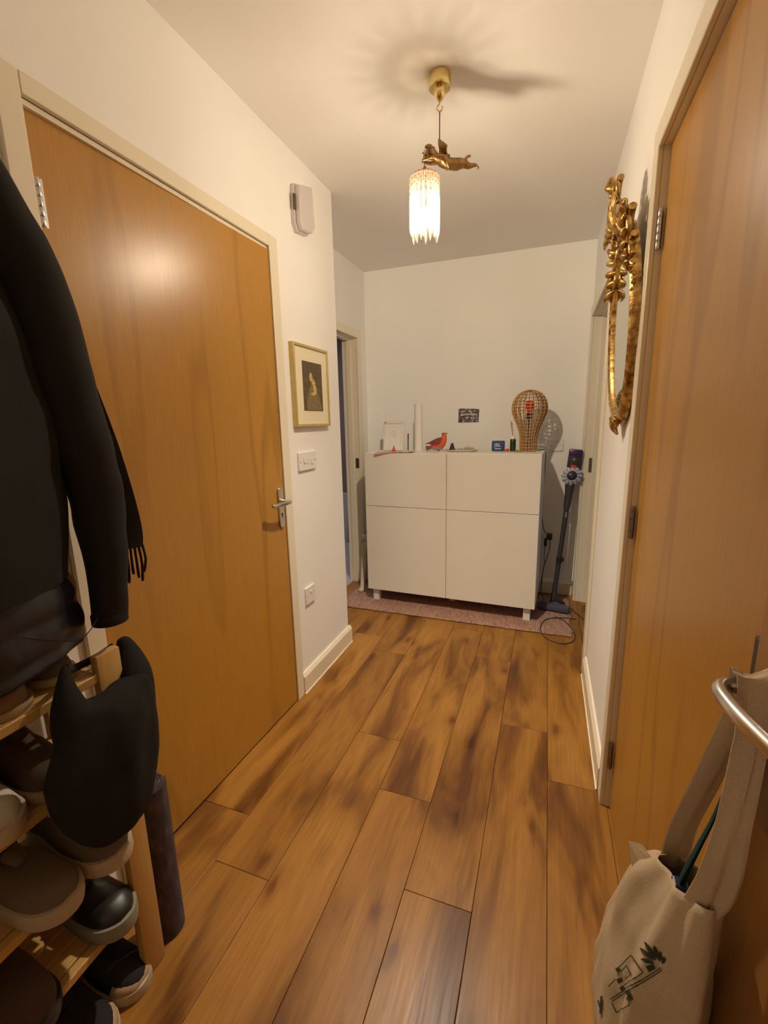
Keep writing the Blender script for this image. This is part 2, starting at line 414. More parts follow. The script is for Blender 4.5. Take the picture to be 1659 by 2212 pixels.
b = nb(); box(b, -2.0, -0.285, -0.9, 3.0, -0.012, 0.002)
struct('floor_left_room', b, M['carpet'], label='pale grey carpet in the dark room beyond the left doorway', cat='floor')
b = nb(); box(b, 1.595, 5.0, -2.0, 2.5, -0.012, 0.002)
struct('floor_right_room', b, M['carpet'], label='grey carpet in the bluish room beyond the right doorway', cat='floor')

# ------------------------------------------------------------------ ceiling and walls
b = nb(); box(b, -2.0, 5.0, YN - 0.2, 3.0, H, H + 0.1)
struct('ceiling', b, M['ceil'], label='plain cream ceiling over the hallway', cat='ceiling')
def wall_y(name, x0, x1, y0, y1, openings, mat, label):
    """wall running along y; openings = (ya, yb, ztop)"""
    b = nb(); y = y0
    for ya, yb, zt in sorted(openings):
        box(b, x0, x1, y, ya, 0, H); box(b, x0, x1, ya, yb, zt, H); y = yb
    box(b, x0, x1, y, y1, 0, H)
    return struct(name, b, mat, label=label, cat='wall')
DL0, DL1, DZ = -2.168, -1.262, 2.028       # left door opening
DR0, DR1 = -2.385, -1.452                    # right door opening
wall_y('wall_left', 0.005, XL, YN, YC - 0.12, [(DL0 - 0.012, DL1 + 0.012, DZ + 0.014)], M['wall'], 'cream left hallway wall with the closed oak door and alarm box')
wall_y('wall_right', XR, XR + 0.12, YN, YB + 0.1, [(DR0 - 0.012, DR1 + 0.012, DZ + 0.014), (-0.532, 0.462, 1.997)], M['wall'], 'cream right hallway wall carrying the gilt mirror')
wall_y('wall_left_recess', XL2 - 0.12, XL2, YC, YB + 0.1, [(-0.462, 0.387, 1.977)], M['wall'], 'recessed left wall with the open doorway beside the cabinet')
b = nb(); box(b, XL2 - 0.12, XL, YC - 0.12, YC, 0, H)
struct('wall_left_return', b, M['wall'], label='short wall turning the corner beside the framed picture', cat='wall')
b = nb(); box(b, XL2, XR, YB, YB + 0.1, 0, H)
struct('wall_back', b, M['wall'], label='plain back wall behind the white cabinet', cat='wall')
b = nb(); box(b, 0.005, XR + 0.12, YN - 0.1, YN, 0, H)
struct('wall_near', b, M['wall'], label='wall behind the viewer at the entrance end', cat='wall')
# rooms beyond
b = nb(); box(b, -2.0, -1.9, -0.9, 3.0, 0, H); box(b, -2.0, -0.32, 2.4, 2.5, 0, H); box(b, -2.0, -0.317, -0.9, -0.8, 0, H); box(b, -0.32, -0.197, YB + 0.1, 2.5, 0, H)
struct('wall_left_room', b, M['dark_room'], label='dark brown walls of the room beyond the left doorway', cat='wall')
b = nb(); box(b, 1.592, 5.0, -1.4, -1.3, 0, H); box(b, 1.592, 5.0, 1.6, 1.7, 0, H); box(b, 4.9, 5.0, -1.4, 1.7, 0, H)
struct('wall_right_room', b, M['room_paint'], label='cool grey walls of the room beyond the right doorway', cat='wall')
# dark backing behind closed doors so no light leaks
b = nb(); box(b, 1.70, 1.74, -2.6, -1.2, 0, H); box(b, -0.14, -0.1, -2.4, -1.0, 0, H)
struct('wall_cupboard', b, M['dark_room'], label='unseen light-blocking panels behind the two closed oak doors', cat='wall')

# ------------------------------------------------------------------ skirting
def skirt(name, x0, x1, y0, y1, face, h, label):
    """face: '+x','-x','-y' ; thin board with a sloped top"""
    b = nb(); t = 0.018
    poly = [(0, 0), (t, 0), (t, h - 0.018), (t * 0.45, h), (0, h)]
    if face == '+x': prism(b, poly, (x0, y0, 0), (1, 0, 0), (0, 0, 1), (0, 1, 0), y1 - y0)
    if face == '-x': prism(b, poly, (x0, y0, 0), (-1, 0, 0), (0, 0, 1), (0, 1, 0), y1 - y0)
    if face == '-y': prism(b, poly, (x0, y0, 0), (0, -1, 0), (0, 0, 1), (1, 0, 0), x1 - x0)
    if face == '+y': prism(b, poly, (x0, y0, 0), (0, 1, 0), (0, 0, 1), (1, 0, 0), x1 - x0)
    # small bead along the floor
    if face == '+x': box(b, x0, x0 + t + 0.004, y0, y1, 0, 0.006)
    if face == '-x': box(b, x0 - t - 0.004, x0, y0, y1, 0, 0.006)
    o = struct(name, b, M['gloss'], label=label, cat='skirting board'); return o
skirt('baseboard_left', XL, 0, -1.205, YC + 0.018, '+x', 0.108, 'cream skirting board below the framed picture')
skirt('baseboard_left_return', XL2, XL, YC, 0, '+y', 0.108, 'cream skirting board around the left wall corner')
skirt('baseboard_right', XR, 0, -1.39, -0.592, '-x', 0.108, 'cream skirting board below the gilt mirror')
skirt('baseboard_back', XL2 + 0.019, XR - 0.019, YB, 0, '-y', 0.108, 'cream skirting board behind the cabinet and vacuum')
skirt('baseboard_left_recess', XL2, 0, 0.445, YB - 0.02, '+x', 0.108, 'cream skirting board in the far left corner')

# ------------------------------------------------------------------ door frames
def architrave(name, x, sgn, y0, y1, zt, w, t, wall_d, label, stop=True, rv=0.0):
    """sgn +1: trim stands on +x side of plane x. opening y0..y1, height zt; lining through the wall thickness"""
    r = thing(name, label, 'door frame', (x, (y0 + y1) / 2, 0)); r['kind'] = 'structure'
    def board(a, c, z0, z1, nm):
        b = nb(); box(b, min(x, x + sgn * t), max(x, x + sgn * t), a, c, z0, z1)
        o = ob(nm, b, M['gloss'], r, bevel=0.003)
        return o
    g = 0.0
    board(y0 - w, y0 - rv * .4, 0, zt + w, 'side_board'); board(y1 + g, y1 + w, 0, zt + w, 'side_board'); board(y0 - rv * .4, y1, zt + rv, zt + w, 'head_board')
    if wall_d:
        xa, xb = sorted((x, x - sgn * wall_d))
        b = nb(); box(b, xa, xb, y0 - 0.012, y0, 0, zt + 0.012); box(b, xa, xb, y1, y1 + 0.012, 0, zt + 0.012); box(b, xa, xb, y0, y1, zt, zt + 0.012)
        if stop:
            xm0, xm1 = sorted((x - sgn * 0.05, x - sgn * 0.085))
            box(b, xm0, xm1, y0, y0 + 0.012, 0, zt); box(b, xm0, xm1, y1 - 0.012, y1, 0, zt); box(b, xm0, xm1, y0 + 0.012, y1 - 0.012, zt - 0.012, zt)
        ob('lining', b, M['gloss'], r)
    return r
architrave('trim_1', XL, 1, DL0, DL1, DZ - .004, 0.058, 0.013, 0.10, 'cream frame around the closed oak door on the left', stop=False, rv=0.013)
architrave('trim_2', XR, -1, DR0, DR1, DZ, 0.062, 0.014, 0.10, 'cream frame around the closed oak door on the right', stop=False)
fr = architrave('trim_3', XL2, 1, -0.45, 0.375, 1.965, 0.065, 0.016, 0.12, 'cream frame of the open doorway left of the cabinet')
b = nb(); box(b, XL2 - 0.034, XL2 - 0.004, 0.3725, 0.375, 0.97, 1.05); ob('strike_plate', b, M['steel_dark'], fr, label='dark metal strike plate')
fr2 = architrave('trim_4', XR, -1, -0.52, 0.45, 1.985, 0.065, 0.016, 0.12, 'cream frame of the open doorway right of the vacuum')
b = nb(); box(b, XR + 0.03, XR + 0.055, 0.4475, 0.45, 0.96, 1.06); ob('strike_plate', b, M['steel_dark'], fr2, label='dark metal strike plate')

# ------------------------------------------------------------------ doors
def lever_set(parent, x, sgn, y, zsp, ydir, ztop, zbot, plate_w=0.036):
    """plate on plane x facing sgn; lever grip runs towards ydir"""
    b = nb()
    poly = []
    hw = plate_w / 2
    for k in range(9): a = PI * k / 8; poly.append((hw * math.cos(a), ztop - hw + hw * math.sin(a)))
    for k in range(9): a = PI + PI * k / 8; poly.append((hw * math.cos(a), zbot + hw + hw * math.sin(a)))
    prism(b, poly, (x, y, 0), (0, 1, 0), (0, 0, 1), (sgn, 0, 0), 0.008)
    pl = ob('backplate', b, M['chrome'], parent, bevel=0.002)
    b = nb(); lathe(b, [(0.005, 0), (0.005, 0.0012)], (x + sgn * 0.008, y, zbot + 0.062), 12, axis=(sgn, 0, 0)); box(b, min(x + sgn * .008, x + sgn * .0092), max(x + sgn * .008, x + sgn * .0092), y - 0.002, y + 0.002, zbot + 0.046, zbot + 0.062)
    ob('keyhole', b, M['black'], pl)
    b = nb(); P = [(x + sgn * 0.006, y, zsp), (x + sgn * 0.03, y, zsp), (x + sgn * 0.048, y, zsp), (x + sgn * 0.057, y + ydir * 0.012, zsp), (x + sgn * 0.058, y + ydir * 0.04, zsp), (x + sgn * 0.052, y + ydir * 0.08, zsp), (x + sgn * 0.044, y + ydir * 0.115, zsp)]
    tube(b, smooth_path(P, 5), 0.0088, 14); lathe(b, [(0.015, 0), (0.015, 0.004), (0.010, 0.01)], (x + sgn * 0.008, y, zsp), 18, axis=(sgn, 0, 0))
    sph(b, P[-1], 0.0088, 12)
    ob('lever_handle', b, M['chrome'], parent, smooth=50)
def hinge(parent, x, y, z0, z1, leafy, lw=0.012, mat='chrome'):
    b = nb(); n = 5; L = (z1 - z0) / n
    for k in range(n): lathe(b, [(0.0062, 0.0006), (0.0066, 0.0015), (0.0066, L - 0.0015), (0.0062, L - 0.0006)], (x, y, z0 + k * L), 14)
    box(b, x - 0.001, x + 0.001, min(y, y + leafy * lw), max(y, y + leafy * lw), z0, z1)
    ob('hinge', b, M[mat], parent, smooth=40)
# left door
dl = thing('door_1', 'closed oak veneer door on the left with a chrome lever', 'door', (XL, DL0, 0)); dl['kind'] = 'structure'
b = nb(); xs0, xs1 = XL - 0.012, XL + 0.007
A = [(xs0, DL0 + 0.003), (xs1, DL1 - 0.003), (xs1 - 0.044, DL1 - 0.003), (xs0 - 0.044, DL0 + 0.003)]
prism(b, A, (0, 0, 0.008), (1, 0, 0), (0, 1, 0), (0, 0, 1), DZ - 0.012)
ob('door_leaf', b, M['door'], dl, bevel=0.0015)
lever_set(dl, XL + 0.0065, 1, -1.300, 1.004, -1, 1.066, 0.885)
for z in (1.784, 0.98, 0.18): hinge(dl, XL + 0.006, DL0 + 0.003, z, z + 0.1, 1, mat='chrome')
# right door
dr = thing('door_2', 'closed oak veneer door on the right next to the mirror', 'door', (XR, DR0, 0)); dr['kind'] = 'structure'
b = nb(); box(b, XR + 0.017, XR + 0.061, DR0 + 0.003, DR1 - 0.003, 0.008, DZ - 0.004)
ob('door_leaf', b, M['door'], dr, bevel=0.0015)
b = nb(); box(b, XR + 0.018, XR + 0.09, DR1 - 0.0025, DR1, 0.0, DZ); ob('rebate', b, M['gloss'], dr)
for z in (1.778, 0.972, 0.158): hinge(dr, XR + 0.006, DR1 - 0.004, z, z + 0.1, -1, mat='steel_dark' if z < 1.5 else 'chrome')
b = nb(); box(b, XR + 0.009, XR + 0.017, -2.345, -2.309, 0.88, 1.066); ob('backplate', b, M['charcoal'], dr, bevel=0.002, label='dark handle backplate')
# entrance door, swung open against the right wall
FX = 1.425
de = thing('door_3', 'dark entrance door standing open at the right edge with a big chrome lever', 'door', (FX, -3.33, 0)); de['kind'] = 'structure'
b = nb(); box(b, FX, FX + 0.026, -3.33, -2.457, 0.008, DZ); ob('door_leaf', b, M['door_dark'], de, bevel=0.002)
poly = []
b = nb(); hw = 0.021; zt_, zb_ = 1.21, 0.98
for k in range(9): a = PI * k / 8; poly.append((hw * math.cos(a), zt_ - hw + hw * math.sin(a)))
for k in range(9): a = PI + PI * k / 8; poly.append((hw * math.cos(a), zb_ + hw + hw * math.sin(a)))
prism(b, poly, (FX, -2.535, 0), (0, 1, 0), (0, 0, 1), (-1, 0, 0), 0.008); ob('backplate', b, M['steel_dark'], de, bevel=0.002)
LZ = 1.112
P = [(FX, -2.532, LZ - .002), (FX - 0.025, -2.532, LZ - .002), (FX - 0.044, -2.532, LZ), (FX - 0.054, -2.541, LZ), (FX - 0.056, -2.562, LZ + 0.001), (FX - 0.052, -2.60, LZ + 0.003), (FX - 0.04, -2.65, LZ + 0.004), (FX - 0.026, -2.675, LZ)]
b = nb(); tube(b, smooth_path(P, 6), 0.0068, 16); lathe(b, [(0.016, 0), (0.016, 0.004), (0.010, 0.012)], (FX - 0.008, -2.532, LZ), 18, axis=(-1, 0, 0))
ob('lever_handle', b, M['chrome'], de, smooth=50, label='curved chrome lever handle')

# ------------------------------------------------------------------ cabinet
CR = -0.037
def cab(x, y): c, s = math.cos(CR), math.sin(CR); return (x * c - y * s, x * s + y * c)
cb = thing('sideboard', 'large white cabinet with two flap fronts above two doors', 'cabinet', (0, 0, 0)); cb.rotation_euler = (0, 0, CR)
def cpart(name, boxes, mat, bevel=0.0015, label=None, par=None):
    b = nb()
    for q in boxes: box(b, *q)
    bmesh.ops.recalc_face_normals(b, faces=b.faces[:])
    me = bpy.data.meshes.new(name); b.to_mesh(me); b.free(); me.materials.append(mat)
    o = bpy.data.objects.new(name, me); COL.objects.link(o); o.parent = par or cb
    if bevel:
        md = o.modifiers.new('bevel', 'BEVEL'); md.width = bevel; md.segments = 2
    if label: o['label'] = label
    return o
LW = M['laminate_white']
cpart('carcass', [(0, 1.2, 0.018, 0.42, 1.102, 1.12), (0, 1.2, 0.022, 0.42, 0.10, 0.118), (0, 0.018, 0.022, 0.42, 0.118, 1.102), (1.182, 1.2, 0.022, 0.42, 0.118, 1.102), (0.591, 0.609, 0.022, 0.41, 0.118, 1.102), (0.018, 1.182, 0.41, 0.418, 0.118, 1.102), (0.018, 1.182, 0.04, 0.40, 0.732, 0.75)], LW, 0.001)
cpart('door', [(0.0015, 0.5985, 0.0, 0.018, 0.1015, 0.7385)], LW); cpart('door', [(0.6015, 1.1985, 0.0, 0.018, 0.1015, 0.7385)], LW)
cpart('flap', [(0.0015, 0.5985, 0.0, 0.018, 0.7415, 1.119)], LW); cpart('flap', [(0.6015, 1.1985, 0.0, 0.018, 0.7415, 1.119)], LW)
for x in (0.03, 1.125):
    for y in (0.03, 0.36): cpart('leg', [(x, x + 0.045, y, y + 0.045, 0.0065, 0.10)], LW, 0.002)
cpart('leg', [(0.58, 0.62, 0.19, 0.23, 0.0065, 0.10)], LW, 0.002)

# rug under the cabinet
b = nb(); nx, ny = 90, 24; x0, x1, y0, y1 = -0.19, 1.43, -0.158, 0.50
G = [[None] * (ny + 1) for _ in range(nx + 1)]
for i in range(nx + 1):
    for j in range(ny + 1):
        x = x0 + (x1 - x0) * i / nx; y = y0 + (y1 - y0) * j / ny
        if j == 0: y += 0.006 * noise.noise(Vector((x * 12, 0, 0))) + 0.003 * noise.noise(Vector((x * 60, 3, 0)))
        if i == nx: x += 0.02 * noise.noise(Vector((0, y * 9, 2)))
        y -= 0.012 * (x / 1.2)
        z = 0.004 + 0.0012 * noise.noise(Vector((x * 30, y * 8, 1)))
        G[i][j] = (x, y, z)
V = [[b.verts.new(p) for p in r] for r in G]
for i in range(nx):
    for j in range(ny): b.faces.new((V[i][j], V[i + 1][j], V[i + 1][j + 1], V[i][j + 1]))
rg = ob('rug', b, M['rug'], smooth=60); md = rg.modifiers.new('thick', 'SOLIDIFY'); md.thickness = 0.0034; md.offset = 1
tag(rg, 'pink woven rag rug lying under the white cabinet', 'rug')

# ------------------------------------------------------------------ pendant lamp
PX, PY = 0.82, -1.213
az = math.radians(33); AX = Vector((math.cos(az), math.sin(az), 0)); AY = Vector((-math.sin(az), math.cos(az), 0))
def L(s, z, w=0.0): return Vector((PX, PY, 0)) + AX * s * 1.06 + AY * w + Vector((0, 0, z))
pd = thing('pendant_lamp', 'bronze cherub pendant lamp holding a lit beaded glass shade', 'lamp', (PX, PY, H))
b = nb(); lathe(b, [(0.030, 0), (0.037, -0.004), (0.038, -0.012), (0.038, -0.040), (0.036, -0.043), (0.020, -0.044), (0.020, -0.046), (0.0195, -0.060), (0.013, -0.072), (0.008, -0.076)], (PX, PY, H), 32)
ob('ceiling_rose', b, M['brass'], pd, smooth=35)
b = nb(); P = [(PX, PY, H - 0.074), (PX, PY, H - 0.086), (PX - 0.008, PY, H - 0.093), (PX - 0.009, PY, H - 0.102), (PX, PY, H - 0.110), (PX + 0.009, PY, H - 0.104), (PX + 0.009, PY, H - 0.095)]
tube(b, smooth_path(P, 5), 0.0022, 8); sph(b, (PX, PY, H - 0.080), 0.005, 10)
ob('hook', b, M['brass'], pd, smooth=60)
b = nb(); tube(b, [(PX, PY, H - 0.108), L(0.0, 2.252)], 0.0018, 8); ob('rod', b, M['rod'], pd, smooth=60)
# cherub body (one continuous skinned surface)
verts = [(L(0.066, 2.230), .0185), (L(0.045, 2.222), .0185), (L(0.024, 2.222), .0190), (L(0.004, 2.232), .0170), (L(-0.012, 2.239), .0085), (L(-0.026, 2.247), .0165), (L(-0.036, 2.251), .0200), (L(-0.046, 2.248), .0150),
         (L(0.000, 2.234, -.020), .0085), (L(-0.024, 2.230, -.022), .0062), (L(-0.048, 2.225, -.010), .0050), (L(-0.062, 2.223, -.003), .0048),
         (L(0.000, 2.234, .020), .0085), (L(-0.022, 2.230, .024), .0062), (L(-0.046, 2.224, .012), .0050), (L(-0.060, 2.2215, .004), .0046),
         (L(0.084, 2.222, -.010), .0145), (L(0.101, 2.214, -.012), .0095), (L(0.115, 2.221, -.013), .0078), (L(0.124, 2.221, -.013), .0052), (L(0.135, 2.210, -.013), .0045),
         (L(0.080, 2.232, .011), .0145), (L(0.091, 2.226, .014), .0100), (L(0.098, 2.250, .014), .0072), (L(0.104, 2.259, .014), .0052), (L(0.117, 2.263, .014), .0046)]
edges = [(0, 1), (1, 2), (2, 3), (3, 4), (4, 5), (5, 6), (6, 7), (3, 8), (8, 9), (9, 10), (10, 11), (3, 12), (12, 13), (13, 14), (14, 15), (0, 16), (16, 17), (17, 18), (18, 19), (19, 20), (0, 21), (21, 22), (22, 23), (23, 24), (24, 25)]
me = bpy.data.meshes.new('cherub'); me.from_pydata([tuple(v) for v, _ in verts], edges, []); me.materials.append(M['bronze'])
ch = bpy.data.objects.new('cherub', me); COL.objects.link(ch); ch.parent = pd; ch.matrix_parent_inverse = parent_world(pd).inverted()
sk = ch.modifiers.new('skin', 'SKIN'); sk.use_smooth_shade = True; sk.branch_smoothing = 0.4
for i, (_, r) in enumerate(verts): me.skin_vertices[0].data[i].radius = (r * (1.2 if i < 8 or i in (16, 21) else 1.0),) * 2
me.skin_vertices[0].data[0].use_root = True
ch.modifiers.new('sub', 'SUBSURF').levels = 2; ch.modifiers['sub'].render_levels = 2
b = nb()
for k in range(34):   # curls of hair over the top and back of the head
    a = random.uniform(0, 2 * PI); e = random.uniform(-0.1, 1.45)
    d = AX * math.cos(e) * math.cos(a) + AY * math.cos(e) * math.sin(a) + Vector((0, 0, math.sin(e)))
    if d.dot(AX) < -0.55 and d.z < 0.5: continue
    sph(b, L(-0.036, 2.251) + d * 0.018, random.uniform(.0042, .0062), 8)
ob('hair', b, M['bronze'], ch, smooth=80)
b = nb()
sph(b, L(-0.0565, 2.246), 0.003, 8); sph(b, L(-0.052, 2.2385), 0.0028, 8, (1.2, 1.6, .7))
for w in (-.006, .006): sph(b, L(-0.054, 2.251, w), 0.0022, 8)
for w in (-.011, .011): sph(b, L(-0.047, 2.243, w), 0.0065, 10)
ob('face', b, M['bronze'], ch, smooth=80)
for w in (-1, 1):    # wings with feather ridges
    b = nb()
    for k in range(6):
        f = k / 5; base = L(0.006 + 0.003 * k, 2.248, w * 0.007)
        s0 = (-.010 if w < 0 else .010)
        tip = L(s0 + 0.004 + 0.0055 * k * (1 if w > 0 else .8), 2.289 - 0.0045 * k - .004 * (w > 0), w * (0.012 + 0.003 * k))
        mid = (base + tip) / 2 + AY * w * 0.003 + AX * (-.004 if w < 0 else .003)
        tube(b, smooth_path([base, mid, tip], 4), [0.0035, .0046, .0056, .0060, .0060, .0056, .0050, .0042, .0026], 8, flat=0.7)
    ob('wing', b, M['bronze'], ch, smooth=70)
b = nb(); tube(b, smooth_path([L(0.012, 2.235, -.019), L(0.03, 2.246, -.008), L(0.036, 2.243, .010), L(0.03, 2.225, .019), L(.03, 2.21, .012), L(.03, 2.205, -.008), L(.018, 2.22, -.019)], 4), 0.0028, 8)
ob('sash', b, M['bronze'], ch, smooth=70)
# shade
SH = L(-0.052, 0.0)
SHX, SHY = SH.x, SH.y
b = nb(); tube(b, [L(-0.052, 2.222), (SHX, SHY, 2.204)], 0.0013, 8); lathe(b, [(0.002, 0.012), (0.004, 0.010), (0.007, 0.0), (0.008, -0.008), (0.004, -0.012)], (SHX, SHY, 2.196), 18)
ob('shade_cap', b, M['bronze'], pd, smooth=50)
b = nb(); tube(b, [(SHX + .042 * math.cos(2 * PI * k / 36), SHY + .042 * math.sin(2 * PI * k / 36), 2.176) for k in range(36)], 0.0030, 6, closed=True)
for k in range(6): tube(b, [(SHX + .004 * math.cos(PI * k / 3), SHY + .004 * math.sin(PI * k / 3), 2.192), (SHX + .026 * math.cos(PI * k / 3), SHY + .026 * math.sin(PI * k / 3), 2.188), (SHX + .042 * math.cos(PI * k / 3), SHY + .042 * math.sin(PI * k / 3), 2.177)], 0.0014, 6)
for k in range(18):
    a = 2 * PI * k / 18
    tube(b, [(SHX + .0435 * math.cos(a), SHY + .0435 * math.sin(a), 2.176), (SHX + .0485 * math.cos(a), SHY + .0485 * math.sin(a), 2.142)], 0.0016, 6)
b2 = nb(); lathe(b2, [(.010, 2.1865), (.026, 2.1845), (.040, 2.1775), (.040, 2.1765), (.026, 2.1835), (.010, 2.1855)], (SHX, SHY, 0), 32, cap=False); ob('added_diffuser', b2, M['beads'], pd, smooth=50)  # translucent disc added to dim the hot spot on the ceiling
ob('shade_ring', b, M['coral'], pd, smooth=40, label='coral-coloured top ring of the shade')
for k in range(18):
    a = 2 * PI * k / 18; cx, cy = SHX + 0.0475 * math.cos(a), SHY + 0.0475 * math.sin(a)
    b = nb(); zt = 2.172; tipz = 1.992 - 0.010 * (k % 3) - 0.004 * math.sin(3 * a)
    sph(b, (cx, cy, zt - 0.008), 0.0072, 10, (1, 1, 1.15)); sph(b, (cx, cy, zt - 0.026), 0.0072, 10, (1, 1, 1.15)); sph(b, (cx, cy, zt - 0.043), 0.0066, 10, (1, 1, 1.3))
    lathe(b, [(0.003, 2.121), (0.0062, 2.114), (0.0066, 2.10), (0.0066, tipz + 0.030), (0.0055, tipz + 0.015), (0.001, tipz)], (cx, cy, 0), 8)
    ob('bead_string', b, M['beads'], pd, smooth=60)
b = nb(); sph(b, (SHX, SHY, 2.050), 0.021, 20, (1, 1, 1.25)); ob('bulb', b, M['bulb'], pd, smooth=80, label='lit warm bulb')
ld = bpy.data.lights.new('bulb_filament', 'POINT'); ld.energy = 1.0; ld.shadow_soft_size = 0.022; ld.color = BULB_COL; ld.use_nodes = True
le = ld.node_tree.nodes['Emission']; lf = ld.node_tree.nodes.new('ShaderNodeLightFalloff'); lf.inputs['Strength'].default_value = BULB_POWER
lc = ld.node_tree.nodes.new('ShaderNodeMath'); lc.operation = 'MULTIPLY_ADD'; lc.inputs[1].default_value = 0.6
ld.node_tree.links.new(lf.outputs['Constant'], lc.inputs[0]); ld.node_tree.links.new(lf.outputs['Linear'], lc.inputs[2]); ld.node_tree.links.new(lc.outputs[0], le.inputs['Strength'])
lo = bpy.data.objects.new('bulb_filament', ld); COL.objects.link(lo); lo.location = (SHX, SHY, 2.050)
b = nb(); lathe(b, [(0.008, 2.078), (0.009, 2.085), (0.009, 2.10), (0.002, 2.105), (0.002, 2.19)], (SHX, SHY, 0), 16); ob('lamp_holder', b, M['brass'], pd, smooth=40)

# ------------------------------------------------------------------ gilt mirror on right wall
MY, Z0, Z1 = -1.185, 1.352, 1.905
tl = (0.020 / 0.55)
def MP(dy, z, off): return Vector((XR - 0.019 - (z - Z0) * tl - off - (dy + .2) * 0.020, MY + dy, z))
mr = thing('wall_mirror', 'oval gilt mirror with carved crest hanging on the right wall', 'mirror', (XR, MY, Z0))
cz = (Z0 + Z1) / 2; ay, azz = 0.182, (Z1 - Z0) / 2
b = nb(); N = 64
c0 = b.verts.new(MP(0, cz, 0.001)); rr = [b.verts.new(MP(ay * 1.04 * math.cos(2 * PI * k / N), cz + azz * 1.02 * math.sin(2 * PI * k / N), 0.001)) for k in range(N)]
for k in range(N): b.faces.new((c0, rr[k], rr[(k + 1) % N]))
ob('glass', b, M['mirror'], mr)
b = nb(); prof = [(-0.008, -0.002), (-0.006, 0.003), (0.000, 0.009), (0.007, 0.006), (0.013, 0.007), (0.024, 0.013), (0.034, 0.007), (0.040, -0.004), (0.042, -0.015)]
rings = []
for k in range(N):
    a = 2 * PI * k / N; nrm = Vector((math.cos(a) * azz, math.sin(a) * ay)).normalized()
    rings.append([MP(ay * math.cos(a) + nrm.x * d, cz + azz * math.sin(a) + nrm.y * d, h) for d, h in prof])
V = [[b.verts.new(p) for p in r] for r in rings]
for k in range(N):
    A, B = V[k], V[(k + 1) % N]
    for j in range(len(prof) - 1): b.faces.new((A[j], A[j + 1], B[j + 1], B[j]))
ob('frame', b, M['gilt'], mr, smooth=50)
def scroll(b, c, r0, turns, start, dirn, thick, off0, off1, stretch=1.0):
    P = []; R = []; n = int(22 * turns)
    for i in range(n + 1):
        f = i / n; a = start + dirn * f * turns * 2 * PI; r = r0 * (1 - 0.78 * f)
        P.append(MP(c[0] + r * math.cos(a), c[1] + r * math.sin(a) * stretch, off0 + (off1 - off0) * f)); R.append(thick * (1 - 0.45 * f))
    tube(b, P, R, 8); sph(b, P[-1], thick * 1.0, 8)
def leaf(b, p0, p1, w, off0, off1):
    P = []; R = []
    for i in range(9):
        f = i / 8; y = p0[0] + (p1[0] - p0[0]) * f; z = p0[1] + (p1[1] - p0[1]) * f
        P.append(MP(y, z, off0 + (off1 - off0) * f + 0.012 * math.sin(PI * f))); R.append(w * (0.3 + math.sin(PI * min(1, f * 0.9 + 0.12)) * 0.8))
    tube(b, P, R, 8)
b = nb()
zt = Z1 + 0.02
leaf(b, (0, zt - 0.01), (0, zt + 0.11), 0.026, 0.004, 0.030); sph(b, MP(0, zt + 0.075, 0.034), 0.030, 12, (0.7, 1, 1.25))
for s in (-1, 1):
    scroll(b, (s * 0.032, zt + 0.118), 0.030, 1.2, PI / 2, s, 0.0105, 0.024, 0.04)
    scroll(b, (s * 0.056, zt + 0.035), 0.045, 1.3, -PI / 2, -s, 0.0125, 0.006, 0.030)
    scroll(b, (s * 0.125, zt - 0.030), 0.040, 1.3, PI / 2, s, 0.0125, 0.002, 0.022, 1.4)
    scroll(b, (s * 0.160, zt - 0.105), 0.030, 1.2, PI / 2, s, 0.011, 0.000, 0.016, 1.5)
    for k in range(6): leaf(b, (s * (0.012 + 0.014 * k), zt + 0.008 * k), (s * (0.022 + 0.030 * k), zt + 0.125 - 0.024 * k), 0.011, 0.008, 0.040)
    for k in range(6): leaf(b, (s * (0.080 + 0.014 * k), zt - 0.010 - 0.026 * k), (s * (0.140 + 0.013 * k), zt + 0.040 - 0.042 * k), 0.0105, 0.002, 0.026)
    for k in range(5): sph(b, MP(s * (0.018 + 0.017 * k), zt + 0.020 - 0.010 * k, 0.026), 0.0085, 10)
sph(b, MP(0, zt + 0.140, 0.046), 0.020, 12, (0.8, 0.9, 1.3)); leaf(b, (-0.024, zt + 0.120), (0.024, zt + 0.150), 0.012, 0.036, 0.05)
ob('crest', b, M['gilt'], mr, smooth=60, label='carved leaf and scroll crest')
for s in (-1, 1):   # beaded garlands down both sides
    b = nb()
    for k in range(26):
        f = k / 25; a = math.radians(56 - 42 * f); nrm = Vector((math.cos(a) * azz, math.sin(a) * ay)).normalized()
        d = 0.034 + 0.004 * math.sin(k * 1.7)
        sph(b, MP(s * (ay * math.cos(a) + nrm.x * d), cz + azz * math.sin(a) + nrm.y * d, 0.004 + 0.004 * (k % 2)), 0.0066 - 0.002 * f + 0.0015 * math.sin(k * 2.3), 8)
    for k in range(4):
        a = math.radians(60 - 9 * k); leaf(b, (s * (ay * math.cos(a) + 0.022), cz + azz * math.sin(a)), (s * (ay * math.cos(a) + 0.040), cz + azz * math.sin(a) - 0.030), 0.0055, 0.002, 0.004)
    ob('garland', b, M['gilt'], mr, smooth=60)
b = nb(); zb = Z0 - 0.03
for s in (-1, 1):
    scroll(b, (s * 0.022, zb - 0.004), 0.02, 1.1, PI / 2, -s, 0.007, 0.004, 0.012)
    for k in range(3): leaf(b, (s * 0.006 * k, zb + 0.018), (s * (0.010 + 0.020 * k), zb - 0.026 + 0.014 * k), 0.007, 0.002, 0.006)
leaf(b, (0, zb + 0.02), (0, zb - 0.046), 0.012, 0.004, -0.002)
ob('bottom_finial', b, M['gilt'], mr, smooth=60)

